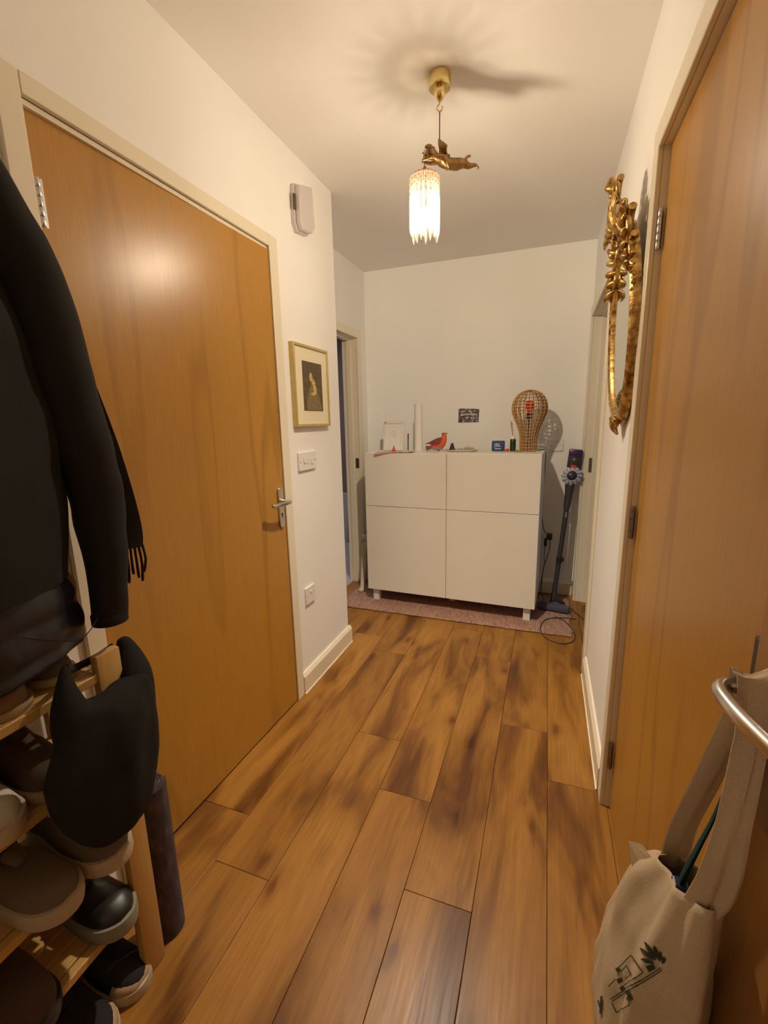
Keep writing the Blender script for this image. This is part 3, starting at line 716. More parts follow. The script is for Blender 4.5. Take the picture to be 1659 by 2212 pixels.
# ------------------------------------------------------------------ things on left wall
al = thing('alarm_box', 'white plastic wall box high beside the left door frame', 'alarm', (XL, -0.99, 2.26))
b = nb(); poly = [(-1.052, 2.345), (-0.925, 2.385), (-0.915, 2.215), (-0.945, 2.178), (-1.035, 2.165), (-1.056, 2.195)]
prism(b, [(p[0], p[1]) for p in poly], (XL, 0, 0), (0, 1, 0), (0, 0, 1), (1, 0, 0), 0.020); ob('base', b, M['alarm_plastic'], al, bevel=0.003)
b = nb(); prism(b, [(p[0] * 1.0, p[1]) for p in [(-1.048, 2.341), (-0.929, 2.379), (-0.919, 2.217), (-0.947, 2.183), (-1.033, 2.170), (-1.052, 2.197)]], (XL + 0.020, 0, 0), (0, 1, 0), (0, 0, 1), (1, 0, 0), 0.026); ob('cover', b, M['alarm_plastic'], al, bevel=0.006)
b = nb(); box(b, XL + 0.019, XL + 0.026, -1.064, -1.046, 2.245, 2.305); ob('side_slot', b, M['gap_dark'], al, label='narrow dark slot in the side')

pc = thing('framed_picture', 'gold framed old master print above the light switches', 'picture', (XL, -0.975, 1.507))
ya, yb_, za, zb = -1.142, -0.806, 1.322, 1.694; D = 0.024; fw = 0.012
for q in ((ya, ya + fw, za, zb), (yb_ - fw, yb_, za, zb), (ya + fw, yb_ - fw, za, za + fw), (ya + fw, yb_ - fw, zb - fw, zb)):
    b = nb(); box(b, XL, XL + D, *q); ob('frame_rail', b, M['gold_frame'], pc, bevel=0.0015)
b = nb(); box(b, XL + 0.004, XL + D - 0.007, ya + fw, yb_ - fw, za + fw, zb - fw); ob('mount', b, M['cream_paper'], pc, label='cream mount board')
xp = XL + D - 0.007
b = nb(); box(b, xp, xp + 0.0008, -1.062, -0.872, 1.395, 1.622); pr_ = ob('print', b, M['etching'], pc, label='dark brown print of a seated figure')
def flat(name, poly, x, t, mat, par):
    b = nb(); prism(b, poly, (x, 0, 0), (0, 1, 0), (0, 0, 1), (1, 0, 0), t); return ob(name, b, mat, par)
def ell(cy, cz_, ry, rz, n=18, tilt=0.0):
    return [(cy + ry * math.cos(2 * PI * k / n) * math.cos(tilt) - rz * math.sin(2 * PI * k / n) * math.sin(tilt), cz_ + ry * math.cos(2 * PI * k / n) * math.sin(tilt) + rz * math.sin(2 * PI * k / n) * math.cos(tilt)) for k in range(n)]
flat('robe', [(-1.03, 1.40), (-1.035, 1.44), (-1.0, 1.50), (-0.985, 1.53), (-0.955, 1.53), (-0.93, 1.50), (-0.90, 1.45), (-0.885, 1.40)], xp + 0.0009, 0.0003, M['etch_mid'], pr_)
flat('head', ell(-0.985, 1.552, 0.016, 0.021), xp + 0.0013, 0.0003, M['etch_light'], pr_)
flat('sleeve', [(-0.982, 1.535), (-0.962, 1.548), (-0.945, 1.53), (-0.935, 1.50), (-0.94, 1.475), (-0.965, 1.466), (-0.99, 1.474), (-0.985, 1.482), (-0.962, 1.482), (-0.965, 1.505)], xp + 0.0013, 0.0003, M['etch_light'], pr_)
flat('hand', ell(-1.005, 1.497, 0.008, 0.006), xp + 0.0013, 0.0003, M['etch_mid'], pr_)

def plate(name, label, cat, axis, c, w, h, t, gangs, group=None):
    """axis 'x+' on left wall, 'y-' on back wall; c centre"""
    r = thing(name, label, cat, c)
    cx, cy, cz_ = c
    def bx_(a0, a1, z0, z1, d0, d1):
        b = nb()
        if axis == 'x+': box(b, cx + d0, cx + d1, cy + a0, cy + a1, cz_ + z0, cz_ + z1)
        else: box(b, cx + a0, cx + a1, cy - d1, cy - d0, cz_ + z0, cz_ + z1)
        return b
    ob('faceplate', bx_(-w / 2, w / 2, -h / 2, h / 2, 0, t), M['white_plastic'], r, bevel=0.002)
    for a0, a1, z0, z1, kind in gangs:
        if kind == 'rocker': ob('rocker', bx_(a0, a1, z0, z1, t, t + 0.0035), M['white_plastic'], r, bevel=0.001)
        else: ob('pin_hole' if kind == 'hole' else 'screw', bx_(a0, a1, z0, z1, t, t + 0.0006), M['grey_ink'] if kind == 'hole' else M['gap_dark'], r)
    return r
plate('light_switch', 'white double switch plate below the gold framed picture', 'switch', 'x+', (XL, -1.041, 1.158), 0.165, 0.087, 0.010,
      [(-0.042, -0.024, -0.006, 0.020, 'rocker'), (-0.006, 0.006, -0.012, 0.014, 'rocker'), (0.030, 0.048, -0.016, 0.006, 'rocker'), (-0.073, -0.068, -0.003, 0.002, 'screw'), (0.066, 0.071, 0.0, 0.005, 'screw'), (-0.036, -0.030, -0.016, -0.010, 'hole'), (0.037, 0.043, -0.022, -0.018, 'hole')])
plate('wall_socket', 'white single wall plate low on the wall above the left skirting', 'socket', 'x+', (XL, -1.085, 0.488), 0.09, 0.087, 0.010,
      [(-0.006, 0.004, 0.012, 0.022, 'rocker'), (-0.036, -0.032, -0.004, 0.0, 'screw'), (0.032, 0.036, 0.0, 0.004, 'screw'), (0.006, 0.012, 0.002, 0.006, 'hole')])
plate('light_switch', 'white double switch plate on the back wall above the vacuum', 'switch', 'y-', (1.286, YB, 1.141), 0.098, 0.086, 0.010,
      [(-0.018, -0.004, -0.012, 0.012, 'rocker'), (0.006, 0.020, -0.012, 0.012, 'rocker'), (-0.04, -0.036, -0.002, 0.002, 'screw'), (0.036, 0.040, -0.002, 0.002, 'screw')])
pcd = thing('postcard', 'dark block-printed postcard stuck on the back wall', 'postcard', (0.643, YB, 1.368))
b = nb(); prism(b, [(0.566, 1.424), (0.723, 1.416), (0.720, 1.316), (0.563, 1.316)], (0, YB, 0), (1, 0, 0), (0, 0, 1), (0, -1, 0), 0.0015); ob('card', b, M['card'], pcd)
b = nb(); prism(b, [(0.580, 1.381), (0.64, 1.384), (0.708, 1.380), (0.708, 1.368), (0.66, 1.373), (0.62, 1.372), (0.580, 1.366)], (0, YB - 0.0016, 0), (1, 0, 0), (0, 0, 1), (0, -1, 0), 0.0005); ob('pale_band', b, plain('pale_ink', (0.52, 0.48, 0.40), 0.7, var=0.25, nscale=90), pcd, label='pale band across the middle')
for q in ((0.655, 1.398, .010, .006), (0.60, 1.397, .007, .004), (0.688, 1.402, .008, .004), (0.668, 1.346, .009, .007), (0.63, 1.352, .012, .005)):
    b = nb(); prism(b, ell(q[0], q[1], q[2], q[3], 10), (0, YB - 0.0016, 0), (1, 0, 0), (0, 0, 1), (0, -1, 0), 0.0004); ob('pale_mark', b, M['ceramic'], pcd)

# ------------------------------------------------------------------ things on the cabinet top
T = 1.1205
ff = thing('photo_frame', 'small white photo frame leaning on the cabinet left end', 'picture frame', (0.14, 0.24, T))
fw_, fh, lean = 0.160, 0.215, math.radians(8)
FU = Vector((math.cos(-0.03), math.sin(-0.03), 0)); FV = Vector((-FU.y * math.sin(lean), FU.x * math.sin(lean), math.cos(lean))); FN = FU.cross(FV)
FO = Vector((0.062, 0.235, T + 0.0035))
def fpoly(b, a0, a1, c0, c1, d0, d1): prism(b, [(a0, c0), (a1, c0), (a1, c1), (a0, c1)], FO + FN * d0, FU, FV, FN, d1 - d0)
for q in ((0, .018, 0, fh), (fw_ - .018, fw_, 0, fh), (.018, fw_ - .018, 0, .018), (.018, fw_ - .018, fh - .018, fh)):
    b = nb(); fpoly(b, *q, -0.006, 0.010); ob('frame_rail', b, M['laminate_white'], ff, bevel=0.0015)
b = nb(); fpoly(b, .018, fw_ - .018, .018, fh - .018, -.006, .002); ob('mount', b, M['paper'], ff)
b = nb()
for k in range(4):
    q = ((.033, .036, .04, fh - .04), (fw_ - .036, fw_ - .033, .04, fh - .04), (.036, fw_ - .036, .04, .043), (.036, fw_ - .036, fh - .043, fh - .04))[k]; fpoly(b, *q, .002, .004)
ob('mount_edge', b, M['laminate_white'], ff)
b = nb(); P = [FO + FN * .0028 + FU * (fw_ / 2 + .017 * math.cos(a)) + FV * (fh / 2 + .01 + .026 * math.sin(a)) for a in [2 * PI * k / 24 for k in range(24)]]
tube(b, P, 0.0007, 5, closed=True); tube(b, [FO + FN * .0028 + FU * (fw_ / 2 - .008) + FV * (fh / 2 + .022), FO + FN * .0028 + FU * (fw_ / 2 + .006) + FV * (fh / 2 + .022), FO + FN * .0028 + FU * (fw_ / 2 + .002) + FV * (fh / 2 - .012)], 0.0008, 5)
ob('line_drawing', b, M['grey_ink'], ff, label='faint oval line drawing')
b = nb(); lathe(b, [(.007, 0), (.007, .003)], FO + FN * .010 + FU * .012 + FV * (fh - .010), 14, axis=FN); ob('corner_sticker', b, M['pink_stick'], ff, label='small brown round sticker')
b = nb(); prism(b, [(0.06, .01), (0.10, .01), (0.085, .15), (0.075, .15)], FO - FN * 0.006, FU, (FV * .86 - FN * .5).normalized(), FN, -0.003); ob('strut', b, M['laminate_white'], ff)

b = nb(); n1, n2 = 26, 10; V = []
for i in range(n1 + 1):
    r_ = []
    for j in range(n2 + 1):
        u = i / n1; v = j / n2; x = 0.085 + 0.265 * u; y = -0.010 + 0.115 * v + 0.028 * u - (0.02 * (1 - u))
        z = T + 0.0035 + 0.005 * noise.noise(Vector((u * 5, v * 3, 3))) + 0.010 * max(0, u - .85) / .15
        if y < cab(x, 0)[1]: z = T + 0.0035 - (cab(x, 0)[1] - y) * 0.5; 
        r_.append(b.verts.new((x, y, max(z, T + .0015) if y > cab(x, 0)[1] else z)))
    V.append(r_)
for i in range(n1):
    for j in range(n2): b.faces.new((V[i][j], V[i + 1][j], V[i + 1][j + 1], V[i][j + 1]))
nk = ob('pink_paper', b, M['pinkcloth'], smooth=60); md = nk.modifiers.new('t', 'SOLIDIFY'); md.thickness = 0.0012
tag(nk, 'crumpled pink paper sheet lying in front of the white photo frame', 'paper')

bell = thing('bell_ornament', 'tiny red bell-shaped ornament before the photo frame', 'ornament', (0.185, 0.10, T + 0.008))
b = nb(); lathe(b, [(.014, 0), (.0145, .003), (.010, .014), (.006, .026), (.004, .030), (.0045, .034), (.002, .037)], (0.185, 0.115, T + 0.004), 16); ob('body', b, M['red'], bell, smooth=50)
b = nb(); sph(b, (0.185, 0.115, T + 0.043), 0.003, 8); ob('knob', b, M['brown_red'], bell, smooth=60)

b = nb(); tube(b, [(0.245, 0.27, T), (0.245, 0.275, T + 0.118)], 0.0042, 8); pn = ob('body', b, M['charcoal'], None, smooth=50)
pen = thing('pen', 'dark pen standing upright beside the white photo frame', 'pen', (0.245, 0.27, T)); pn.parent = pen; pn.matrix_parent_inverse = parent_world(pen).inverted()
b = nb(); lathe(b, [(0.005, 0.0), (0.005, 0.035), (0.003, 0.04)], (0.245, 0.275, T + 0.085), 10); ob('cap', b, M['black'], pen, smooth=50)

b = nb(); lathe(b, [(0.029, 0), (0.029, 0.335), (0.0275, 0.335), (0.0275, 0.002)], (0.335, 0.235, T), 36, cap=False)
tag(ob('paper_tube', b, M['paper'], smooth=50), 'tall white rolled paper tube standing upright on the cabinet', 'paper roll')

# bird ornament
bd = thing('bird_ornament', 'red-breasted bird ornament with brown wings on the cabinet', 'ornament', (0.48, 0.22, T))
BO = Vector((0.47, 0.225, T))
def BP(s, z, w=0.0): return BO + Vector((s, w, z))
b = nb(); st = [(-.015, .036, .004, .012), (.0, .040, .018, .020), (.02, .042, .026, .034), (.038, .052, .028, .046), (.050, .072, .026, .048), (.057, .095, .020, .036), (.060, .112, .016, .022), (.062, .122, .013, .014), (.062, .132, .006, .006)]
rings = []
body_pts = [(-.040, .040, .008, .006), (-.025, .038, .016, .014), (.000, .036, .024, .024), (.022, .040, .028, .032), (.040, .054, .027, .030), (.052, .076, .024, .026), (.058, .096, .020, .020), (.060, .112, .0165, .0165), (.061, .124, .011, .010), (.061, .131, .003, .003)]
for i, (s, z, ry, rr_) in enumerate(body_pts):
    p0 = body_pts[max(i - 1, 0)]; p1 = body_pts[min(i + 1, len(body_pts) - 1)]
    d = Vector((p1[0] - p0[0], 0, p1[1] - p0[1])).normalized(); nn = Vector((-d.z, 0, d.x))
    rings.append([BP(s, z) + nn * rr_ * math.cos(a) + Vector((0, 1, 0)) * ry * .62 * math.sin(a) for a in [2 * PI * k / 16 for k in range(16)]])
loft(b, rings); ob('breast', b, M['orange_red'], bd, smooth=60, label='orange-red breast and head')
b = nb(); sph(b, BP(0.010, 0.022), 0.03, 14, (1.5, .5, .55)); ob('belly', b, M['lilac'], bd, smooth=60, label='lilac grey belly')
for w in (-1, 1):
    b = nb(); poly = [(.045, .092), (.030, .098), (.000, .088), (-.040, .068), (-.080, .052), (-.050, .050), (-.015, .045), (.010, .042), (.030, .050), (.042, .068)]
    prism(b, poly, BO + Vector((0, w * 0.0135, 0)), (1, 0, 0), (0, 0, 1), (0, w, 0), 0.004); ob('wing', b, M['brown_red'], bd, bevel=0.001)
b = nb(); prism(b, [(-.02, .042), (-.05, .036), (-.078, .036), (-.076, .018), (-.070, .002), (-.050, .010), (-.02, .022)], BO + Vector((0, -.004, 0)), (1, 0, 0), (0, 0, 1), (0, 1, 0), 0.008); ob('tail', b, M['brown_red'], bd, bevel=0.001)
b = nb(); lathe(b, [(.006, 0), (.0035, .009), (.0008, .020)], BP(.066, .122), 10, axis=(1, 0, .22)); ob('beak', b, M['charcoal'], bd, smooth=50)
b = nb(); sph(b, BP(.052, .120), .012, 10, (1, .9, .8)); ob('crown', b, M['brown_red'], bd, smooth=60)
b = nb(); tube(b, [BP(.02, .018, .008), BP(.02, 0, .008)], .003, 6); tube(b, [BP(.02, .018, -.008), BP(.02, 0, -.008)], .003, 6); ob('feet', b, M['charcoal'], bd)

tr = thing('trinket_tray', 'oval cream dish holding small things on the cabinet', 'tray', (0.66, 0.20, T))
b = nb(); N = 40; prof = [(0.0, 0.0), (0.85, 0.0), (1.0, 0.006), (1.03, 0.013), (0.99, 0.013), (0.93, 0.006), (0.0, 0.004)]
rings = [[Vector((0.660 + 0.112 * r * math.cos(2 * PI * k / N), 0.195 + 0.06 * r * math.sin(2 * PI * k / N), T + h)) for k in range(N)] for r, h in [(max(p, .01), q) for p, q in prof]]
loft(b, rings); ob('dish', b, M['ceramic'], tr, smooth=50)
b = nb(); lathe(b, [(.020, 0), (.021, .004), (.017, .016), (.012, .032), (.010, .042), (.006, .049), (.001, .051)], (0.585, 0.235, T + .006), 20)
hd = ob('head', b, M['black'], None, smooth=50)
lint = thing('cone_ornament', 'small dark cone-shaped object in the left end of the oval dish', 'ornament', (0.585, 0.235, T + .006)); hd.parent = lint; hd.matrix_parent_inverse = parent_world(lint).inverted(); hd.name = 'body'
b = nb(); lathe(b, [(.0215, .003), (.022, .006), (.0215, .009)], (0.585, 0.235, T + .006), 20); ob('rim', b, M['charcoal'], lint, smooth=50)
kk = thing('key_bunch', 'silver keys and rings heaped in the middle of the oval dish', 'keys', (0.64, 0.19, T + .006))
for k in range(4):
    b = nb(); c = Vector((0.612 + .016 * k, 0.175 + .008 * (k % 2), T + .013 + .004 * (k % 2))); P = [c + Vector((.009 * math.cos(a), .003 * math.sin(a), .009 * math.sin(a))) for a in [2 * PI * i / 16 for i in range(16)]]
    tube(b, P, .0013, 6, closed=True); ob('ring', b, M['silver'], kk, smooth=60)
for k in range(3):
    b = nb(); x = .618 + .018 * k; box(b, x, x + .028, .190 + .006 * k, .197 + .006 * k, T + .0075 + .004 * k, T + .0105 + .004 * k); lathe(b, [(.008, 0), (.008, .003)], (x, .193 + .006 * k, T + .0075 + .004 * k), 12); ob('key', b, M['silver'], kk, bevel=.0006)
for k, (x, y, w, d, h, z, lab) in enumerate(((.712, .205, .075, .035, .011, .0065, 'flat wooden trinket box in the oval dish, lower one'), (.708, .205, .060, .030, .009, .0178, 'flat wooden trinket box in the oval dish, stacked on top'))):
    q = thing('trinket_box', lab, 'box', (x, y, T + z))
    b = nb(); box(b, x - w / 2, x + w / 2, y - d / 2, y + d / 2, T + z, T + z + h * .6); ob('base', b, M['wood_trinket'], q, bevel=.001)
    b = nb(); box(b, x - w / 2 - .001, x + w / 2 + .001, y - d / 2 - .001, y + d / 2 + .001, T + z + h * .62, T + z + h); ob('lid', b, M['ceramic'], q, bevel=.001)
b = nb(); lathe(b, [(.006, 0), (.004, .008), (.001, .012)], (.705, .205, T + .0273), 10); tag(ob('cone_charm', b, M['brass'], smooth=50), 'tiny gold cone on top of the stacked trinket boxes', 'ornament')

sp = thing('speaker', 'small blue portable speaker with white lettering', 'speaker', (0.905, 0.24, T))
b = nb(); box(b, 0.862, 0.948, 0.225, 0.262, T + .0005, T + 0.070, bev=.007); ob('body', b, M['blue'], sp, smooth=40)
text('lettering', 'JBL', 0.034, (0.903, 0.2245, T + 0.040), (PI / 2, 0, 0), M['white_ink'], sp)
b = nb(); box(b, 0.885, 0.925, 0.2235, 0.2247, T + .014, T + .019); ob('status_strip', b, M['white_ink'], sp)
rb = thing('red_tin', 'tiny red tin between the blue speaker and green bottle', 'tin', (0.966, 0.205, T))
b = nb(); lathe(b, [(.016, 0), (.016, .010)], (0.966, 0.205, T), 20); ob('base', b, M['red'], rb, smooth=40)
b = nb(); lathe(b, [(.0168, .010), (.0168, .016), (.015, .017)], (0.966, 0.205, T), 20); ob('lid', b, M['orange_red'], rb, smooth=40)
df = thing('reed_diffuser', 'dark green bottle with white neck and pink reeds', 'bottle', (1.003, 0.235, T))
b = nb(); lathe(b, [(.018, 0), (.0195, .002), (.0195, .078), (.017, .082)], (1.003, 0.235, T), 24); ob('bottle', b, M['green_glass'], df, smooth=40)
b = nb(); lathe(b, [(.012, .080), (.012, .100), (.0105, .102)], (1.003, 0.235, T), 20); ob('neck', b, M['white_plastic'], df, smooth=40)
for dx, dy, hh in ((-.014, 0.0, .196), (-.019, .004, .198), (-.010, -.004, .190)):
    b = nb(); tube(b, [(1.003 + dx * .1, .235, T + .09), (1.003 + dx, .235 + dy, T + hh)], .0026, 6); ob('reed', b, M['pink_stick'], df)
for k, (x, y, s) in enumerate(((1.035, .135, .016), (1.062, .132, .012))):
    q = thing('gold_trinket', ('larger' if k == 0 else 'smaller') + ' shiny gold trinket lying before the green bottle', 'ornament', (x, y, T))
    b = nb(); lathe(b, [(s * .7, 0), (s, .002), (s, .006), (s * .6, .010)], (x, y, T), 16); ob('body', b, M['brass'], q, smooth=40)
    b = nb(); sph(b, (x, y, T + .012), .0035, 8); ob('knob', b, M['brass'], q, smooth=60)

# bulb-shaped wooden lamp
wl = thing('wooden_lamp', 'light-bulb-shaped wooden lattice lamp on the cabinet right end', 'lamp', (1.10, 0.225, T))
LC = (1.102, 0.235, T)
LPR = [(0.056, 0.0), (0.056, 0.03), (0.057, 0.06), (0.059, 0.09), (0.063, 0.12), (0.071, 0.15), (0.083, 0.18), (0.097, 0.21), (0.109, 0.24), (0.115, 0.265), (0.1165, 0.29), (0.113, 0.315), (0.104, 0.34), (0.088, 0.365), (0.065, 0.385), (0.036, 0.398), (0.010, 0.402)]
NR = 20
for k in range(NR):
    a = 2 * PI * k / NR + 0.1; u = Vector((math.cos(a), math.sin(a), 0)); w = Vector((-math.sin(a), math.cos(a), 0))
    outer = [(r, h) for r, h in LPR]; inner = [(max(r - 0.012, 0.006), min(h, 0.388)) for r, h in reversed(LPR)]
    b = nb(); o_ = Vector(LC) - w * 0.0018
    A = [b.verts.new(o_ + u * r + Vector((0, 0, h))) for r, h in outer]; B = [b.verts.new(o_ + u * r + Vector((0, 0, h))) for r, h in inner[::-1]]
    A2 = [b.verts.new(v.co + w * 0.0036) for v in A]; B2 = [b.verts.new(v.co + w * 0.0036) for v in B]
    for i in range(len(A) - 1):
        b.faces.new((A[i], A[i + 1], B[i + 1], B[i])); b.faces.new((A2[i], B2[i], B2[i + 1], A2[i + 1]))
        b.faces.new((A[i], A2[i], A2[i + 1], A[i + 1])); b.faces.new((B[i], B[i + 1], B2[i + 1], B2[i]))
    b.faces.new((A[0], B[0], B2[0], A2[0])); b.faces.new((A[-1], A2[-1], B2[-1], B[-1]))
    ob('rib', b, M['ply'], wl)
def prad(h):
    for (r0, h0), (r1, h1) in zip(LPR, LPR[1:]):
        if h0 <= h <= h1: return r0 + (r1 - r0) * (h - h0) / (h1 - h0)
    return 0.01
for k in range(19):
    h = 0.004 + k * 0.0205; r = prad(h)
    b = nb(); w_ = 0.011 if h > .02 else .05
    lathe(b, [(max(r - w_, .004), h), (r - 0.0008, h), (r - 0.0008, h + 0.0038), (max(r - w_, .004), h + 0.0038), (max(r - w_, .004), h)], LC, 36, cap=False)
    ob('ring', b, M['ply'], wl, smooth=30)
b = nb(); sph(b, (LC[0], LC[1], T + 0.305), 0.030, 16, (1, 1, 1)); lathe(b, [(0.027, 0.292), (0.018, 0.268), (0.014, 0.252)], LC, 18, cap=False); ob('bulb', b, M['red_bulb'], wl, smooth=60, label='red unlit bulb')
b = nb(); lathe(b, [(0.017, 0.214), (0.018, 0.255), (0.014, 0.258)], LC, 18); lathe(b, [(0.005, 0.004), (0.005, 0.214)], LC, 10); ob('bulb_holder', b, M['black'], wl, smooth=50, label='black bulb holder')

def cable(name, pts, r, mat, label, parts=None, cat='cable', group=None):
    b = nb(); tube(b, smooth_path(pts, 6), r, 8); o = ob(name, b, mat, None, smooth=70); return tag(o, label, cat, group)
ex = cab(1.2, 0.42)
pg = thing('power_adaptor', 'black plug adaptor hanging behind the cabinet right side', 'plug', (1.255, 0.47, 0.48))
b = nb(); box(b, 1.252, 1.292, 0.445, 0.485, 0.452, 0.500, bev=.008); ob('body', b, M['black'], pg, smooth=40)
b = nb(); box(b, 1.236, 1.258, 0.440, 0.468, 0.405, 0.465, bev=.006); ob('plug', b, M['black'], pg, smooth=40)
cable('lamp_cable', [(1.165, 0.27, T + .003), (1.200, 0.33, T + .004), (1.213, 0.40, T - .01), (1.217, 0.43, 1.02), (1.212, 0.45, 0.85), (1.210, 0.455, 0.68), (1.222, 0.46, 0.56), (1.248, 0.462, 0.495)], 0.0028, M['black'], 'thin black cable running from wooden lamp down cabinet side')
cable('charging_cable', [(1.276, 0.46, 0.452), (1.279, 0.465, 0.40), (1.265, 0.47, 0.32), (1.245, 0.47, 0.24), (1.236, 0.46, 0.12), (1.24, 0.42, 0.03), (1.27, 0.38, 0.006), (1.31, 0.40, 0.005)], 0.0028, M['black'], 'black cable hanging from the adaptor beside the vacuum')
cable('thin_cable', [(1.246, 0.452, 0.405), (1.243, 0.46, 0.33), (1.248, 0.47, 0.26), (1.238, 0.47, 0.18), (1.225, 0.45, 0.08), (1.215, 0.43, 0.006), (1.20, 0.40, 0.004)], 0.0022, M['charcoal'], 'second thin cable dropping from the adaptor to floor')
zc = 0.0125
cable('floor_cable', [(1.465, .115, .004), (1.44, .100, .008), (1.378, .088, zc), (1.275, .033, zc), (1.243, -.072, zc), (1.243, -.150, zc), (1.277, -.232, .004), (1.355, -.275, .004), (1.415, -.245, .004), (1.443, -.173, .004), (1.437, -.072, .006), (1.391, .033, zc), (1.36, .070, zc), (1.33, .085, zc + .004)], 0.0028, M['charcoal'], 'looped dark cable on the floor in front of the vacuum')
cable('skirting_cable', [(1.425, .30, .004), (1.452, .27, .004), (1.468, .22, .004), (1.50, .16, .004), (1.53, .05, .004)], 0.0028, M['charcoal'], 'dark cable running from vacuum out through the right doorway')

# ------------------------------------------------------------------ stick vacuum
vc = thing('stick_vacuum', 'cordless stick vacuum with purple bin leaning by the cabinet', 'vacuum cleaner', (1.33, 0.26, 0.0))
p0, p1 = Vector((1.319, 0.285, 0.055)), Vector((1.412, 0.475, 1.12)); vd = (p1 - p0).normalized()
def VP(z, off=(0, 0, 0)): t = (z - p0.z) / vd.z; return p0 + vd * t + Vector(off)
b = nb(); tube(b, [VP(0.11), VP(0.72)], 0.0165, 14); ob('wand', b, M['charcoal'], vc, smooth=50)
b = nb(); tube(b, [VP(0.70), VP(0.74), VP(0.80), VP(0.86), VP(0.885)], [0.021, 0.024, 0.026, 0.033, 0.036], 16); ob('wand_collar', b, M['smoke'], vc, smooth=50)
b = nb(); tube(b, [VP(0.32), VP(0.36)], 0.019, 14); box(b, *[c for p in [(VP(.345).x + .012, VP(.345).x + .03), (VP(.345).y - .02, VP(.345).y + .0), (.335, .365)] for c in p], bev=.003); ob('clip', b, M['black'], vc, smooth=50)
b = nb(); cc = VP(0.935, (0, -.015, 0)); lathe(b, [(.030, -.03), (.050, -.022), (.057, 0), (.052, .02), (.032, .03)], cc, 28, axis=vd); ob('motor_housing', b, M['smoke'], vc, smooth=50)
up_ = vd; sx = Vector((1, 0, 0)); ny = Vector((0, -1, 0.15)).normalized()
for k in range(12):
    a = 2 * PI * k / 12; d = sx * math.cos(a) + vd * math.sin(a)
    b = nb(); q0 = cc + d * 0.030 + ny * 0.040; q1 = cc + d * 0.056 + ny * 0.018
    tube(b, [q0, (q0 + q1) / 2 + ny * .004, q1], [.009, .0125, .0135], 10); sph(b, q1, .0135, 10); ob('cyclone', b, M['cyclone'], vc, smooth=60)
b = nb(); lathe(b, [(.030, .018), (.030, .046), (.024, .050), (.010, .052)], cc, 24, axis=ny); ob('centre_cap', b, M['black'], vc, smooth=50)
Rv = Matrix(((1, 0, 0), (0, 1, 0), (0, 0, 1))); tl_ = math.atan2(vd.x, vd.z)
Rv = Matrix.Rotation(tl_, 3, 'Y')
c2 = VP(1.052, (0.004, -.012, 0))
b = nb(); box(b, -.044, .044, -.040, .040, -.068, .068, bev=.010); bmesh.ops.rotate(b, cent=(0, 0, 0), matrix=Rv, verts=b.verts[:]); bmesh.ops.translate(b, vec=c2, verts=b.verts[:]); ob('bin', b, M['smoke'], vc, smooth=40)
b = nb(); box(b, -.040, .040, -.006, .0, .022, .060, bev=.004); bmesh.ops.rotate(b, cent=(0, 0, 0), matrix=Rv, verts=b.verts[:]); bmesh.ops.translate(b, vec=c2 + Vector((0, -.038, 0)), verts=b.verts[:]); ob('filter_cover', b, M['purple'], vc, smooth=40, label='purple filter cover')
b = nb(); sph(b, c2 + Rv @ Vector((-.004, -.040, -.002)), .014, 12, (1, .4, .8)); ob('green_button', b, plain('grey_green', (0.14, 0.17, 0.11), .4), vc, smooth=60)
b = nb(); box(b, -.020, .020, -.010, .0, -.062, -.040, bev=.004); bmesh.ops.rotate(b, cent=(0, 0, 0), matrix=Rv, verts=b.verts[:]); bmesh.ops.translate(b, vec=c2 + Vector((-.002, -.038, 0)), verts=b.verts[:]); ob('release_catch', b, M['red'], vc, smooth=40, label='red release catch')
b = nb(); tube(b, smooth_path([VP(1.10, (.02, .035, 0)), VP(1.06, (.02, .075, 0)), VP(.98, (.02, .07, 0)), VP(.93, (.01, .03, 0))], 4), .012, 10); ob('handle', b, M['charcoal'], vc, smooth=50)
text('lettering', 'dyson', 0.016, VP(0.665, (0, -.019, 0)), (PI / 2, math.radians(-90) + tl_, 0), M['white_ink'], vc)
b = nb(); tube(b, [p0 + Vector((0, -.005, -.02)), VP(0.12)], [.022, .018], 12); sph(b, p0 + Vector((0, -.01, -.022)), .028, 12, (1, 1, .9)); ob('neck_joint', b, M['charcoal'], vc, smooth=50)
hd_ = nb(); box(hd_, 1.215, 1.425, 0.170, 0.235, 0.0135, 0.058, bev=.012); bmesh.ops.rotate(hd_, cent=(1.32, .2, 0), matrix=Matrix.Rotation(-.16, 3, 'Z'), verts=hd_.verts[:]); ob('floor_head', hd_, M['bluegrey'], vc, smooth=40)
b = nb(); sph(b, (1.345, 0.275, 0.040), .055, 18, (1.0, .8, .48)); ob('swivel', b, M['black'], vc, smooth=50)
b = nb(); tube(b, [(1.225, .196, .0125 + .006), (1.415, .166, .0125 + .006)], .006, 8); ob('roller', b, M['black'], vc, smooth=50)

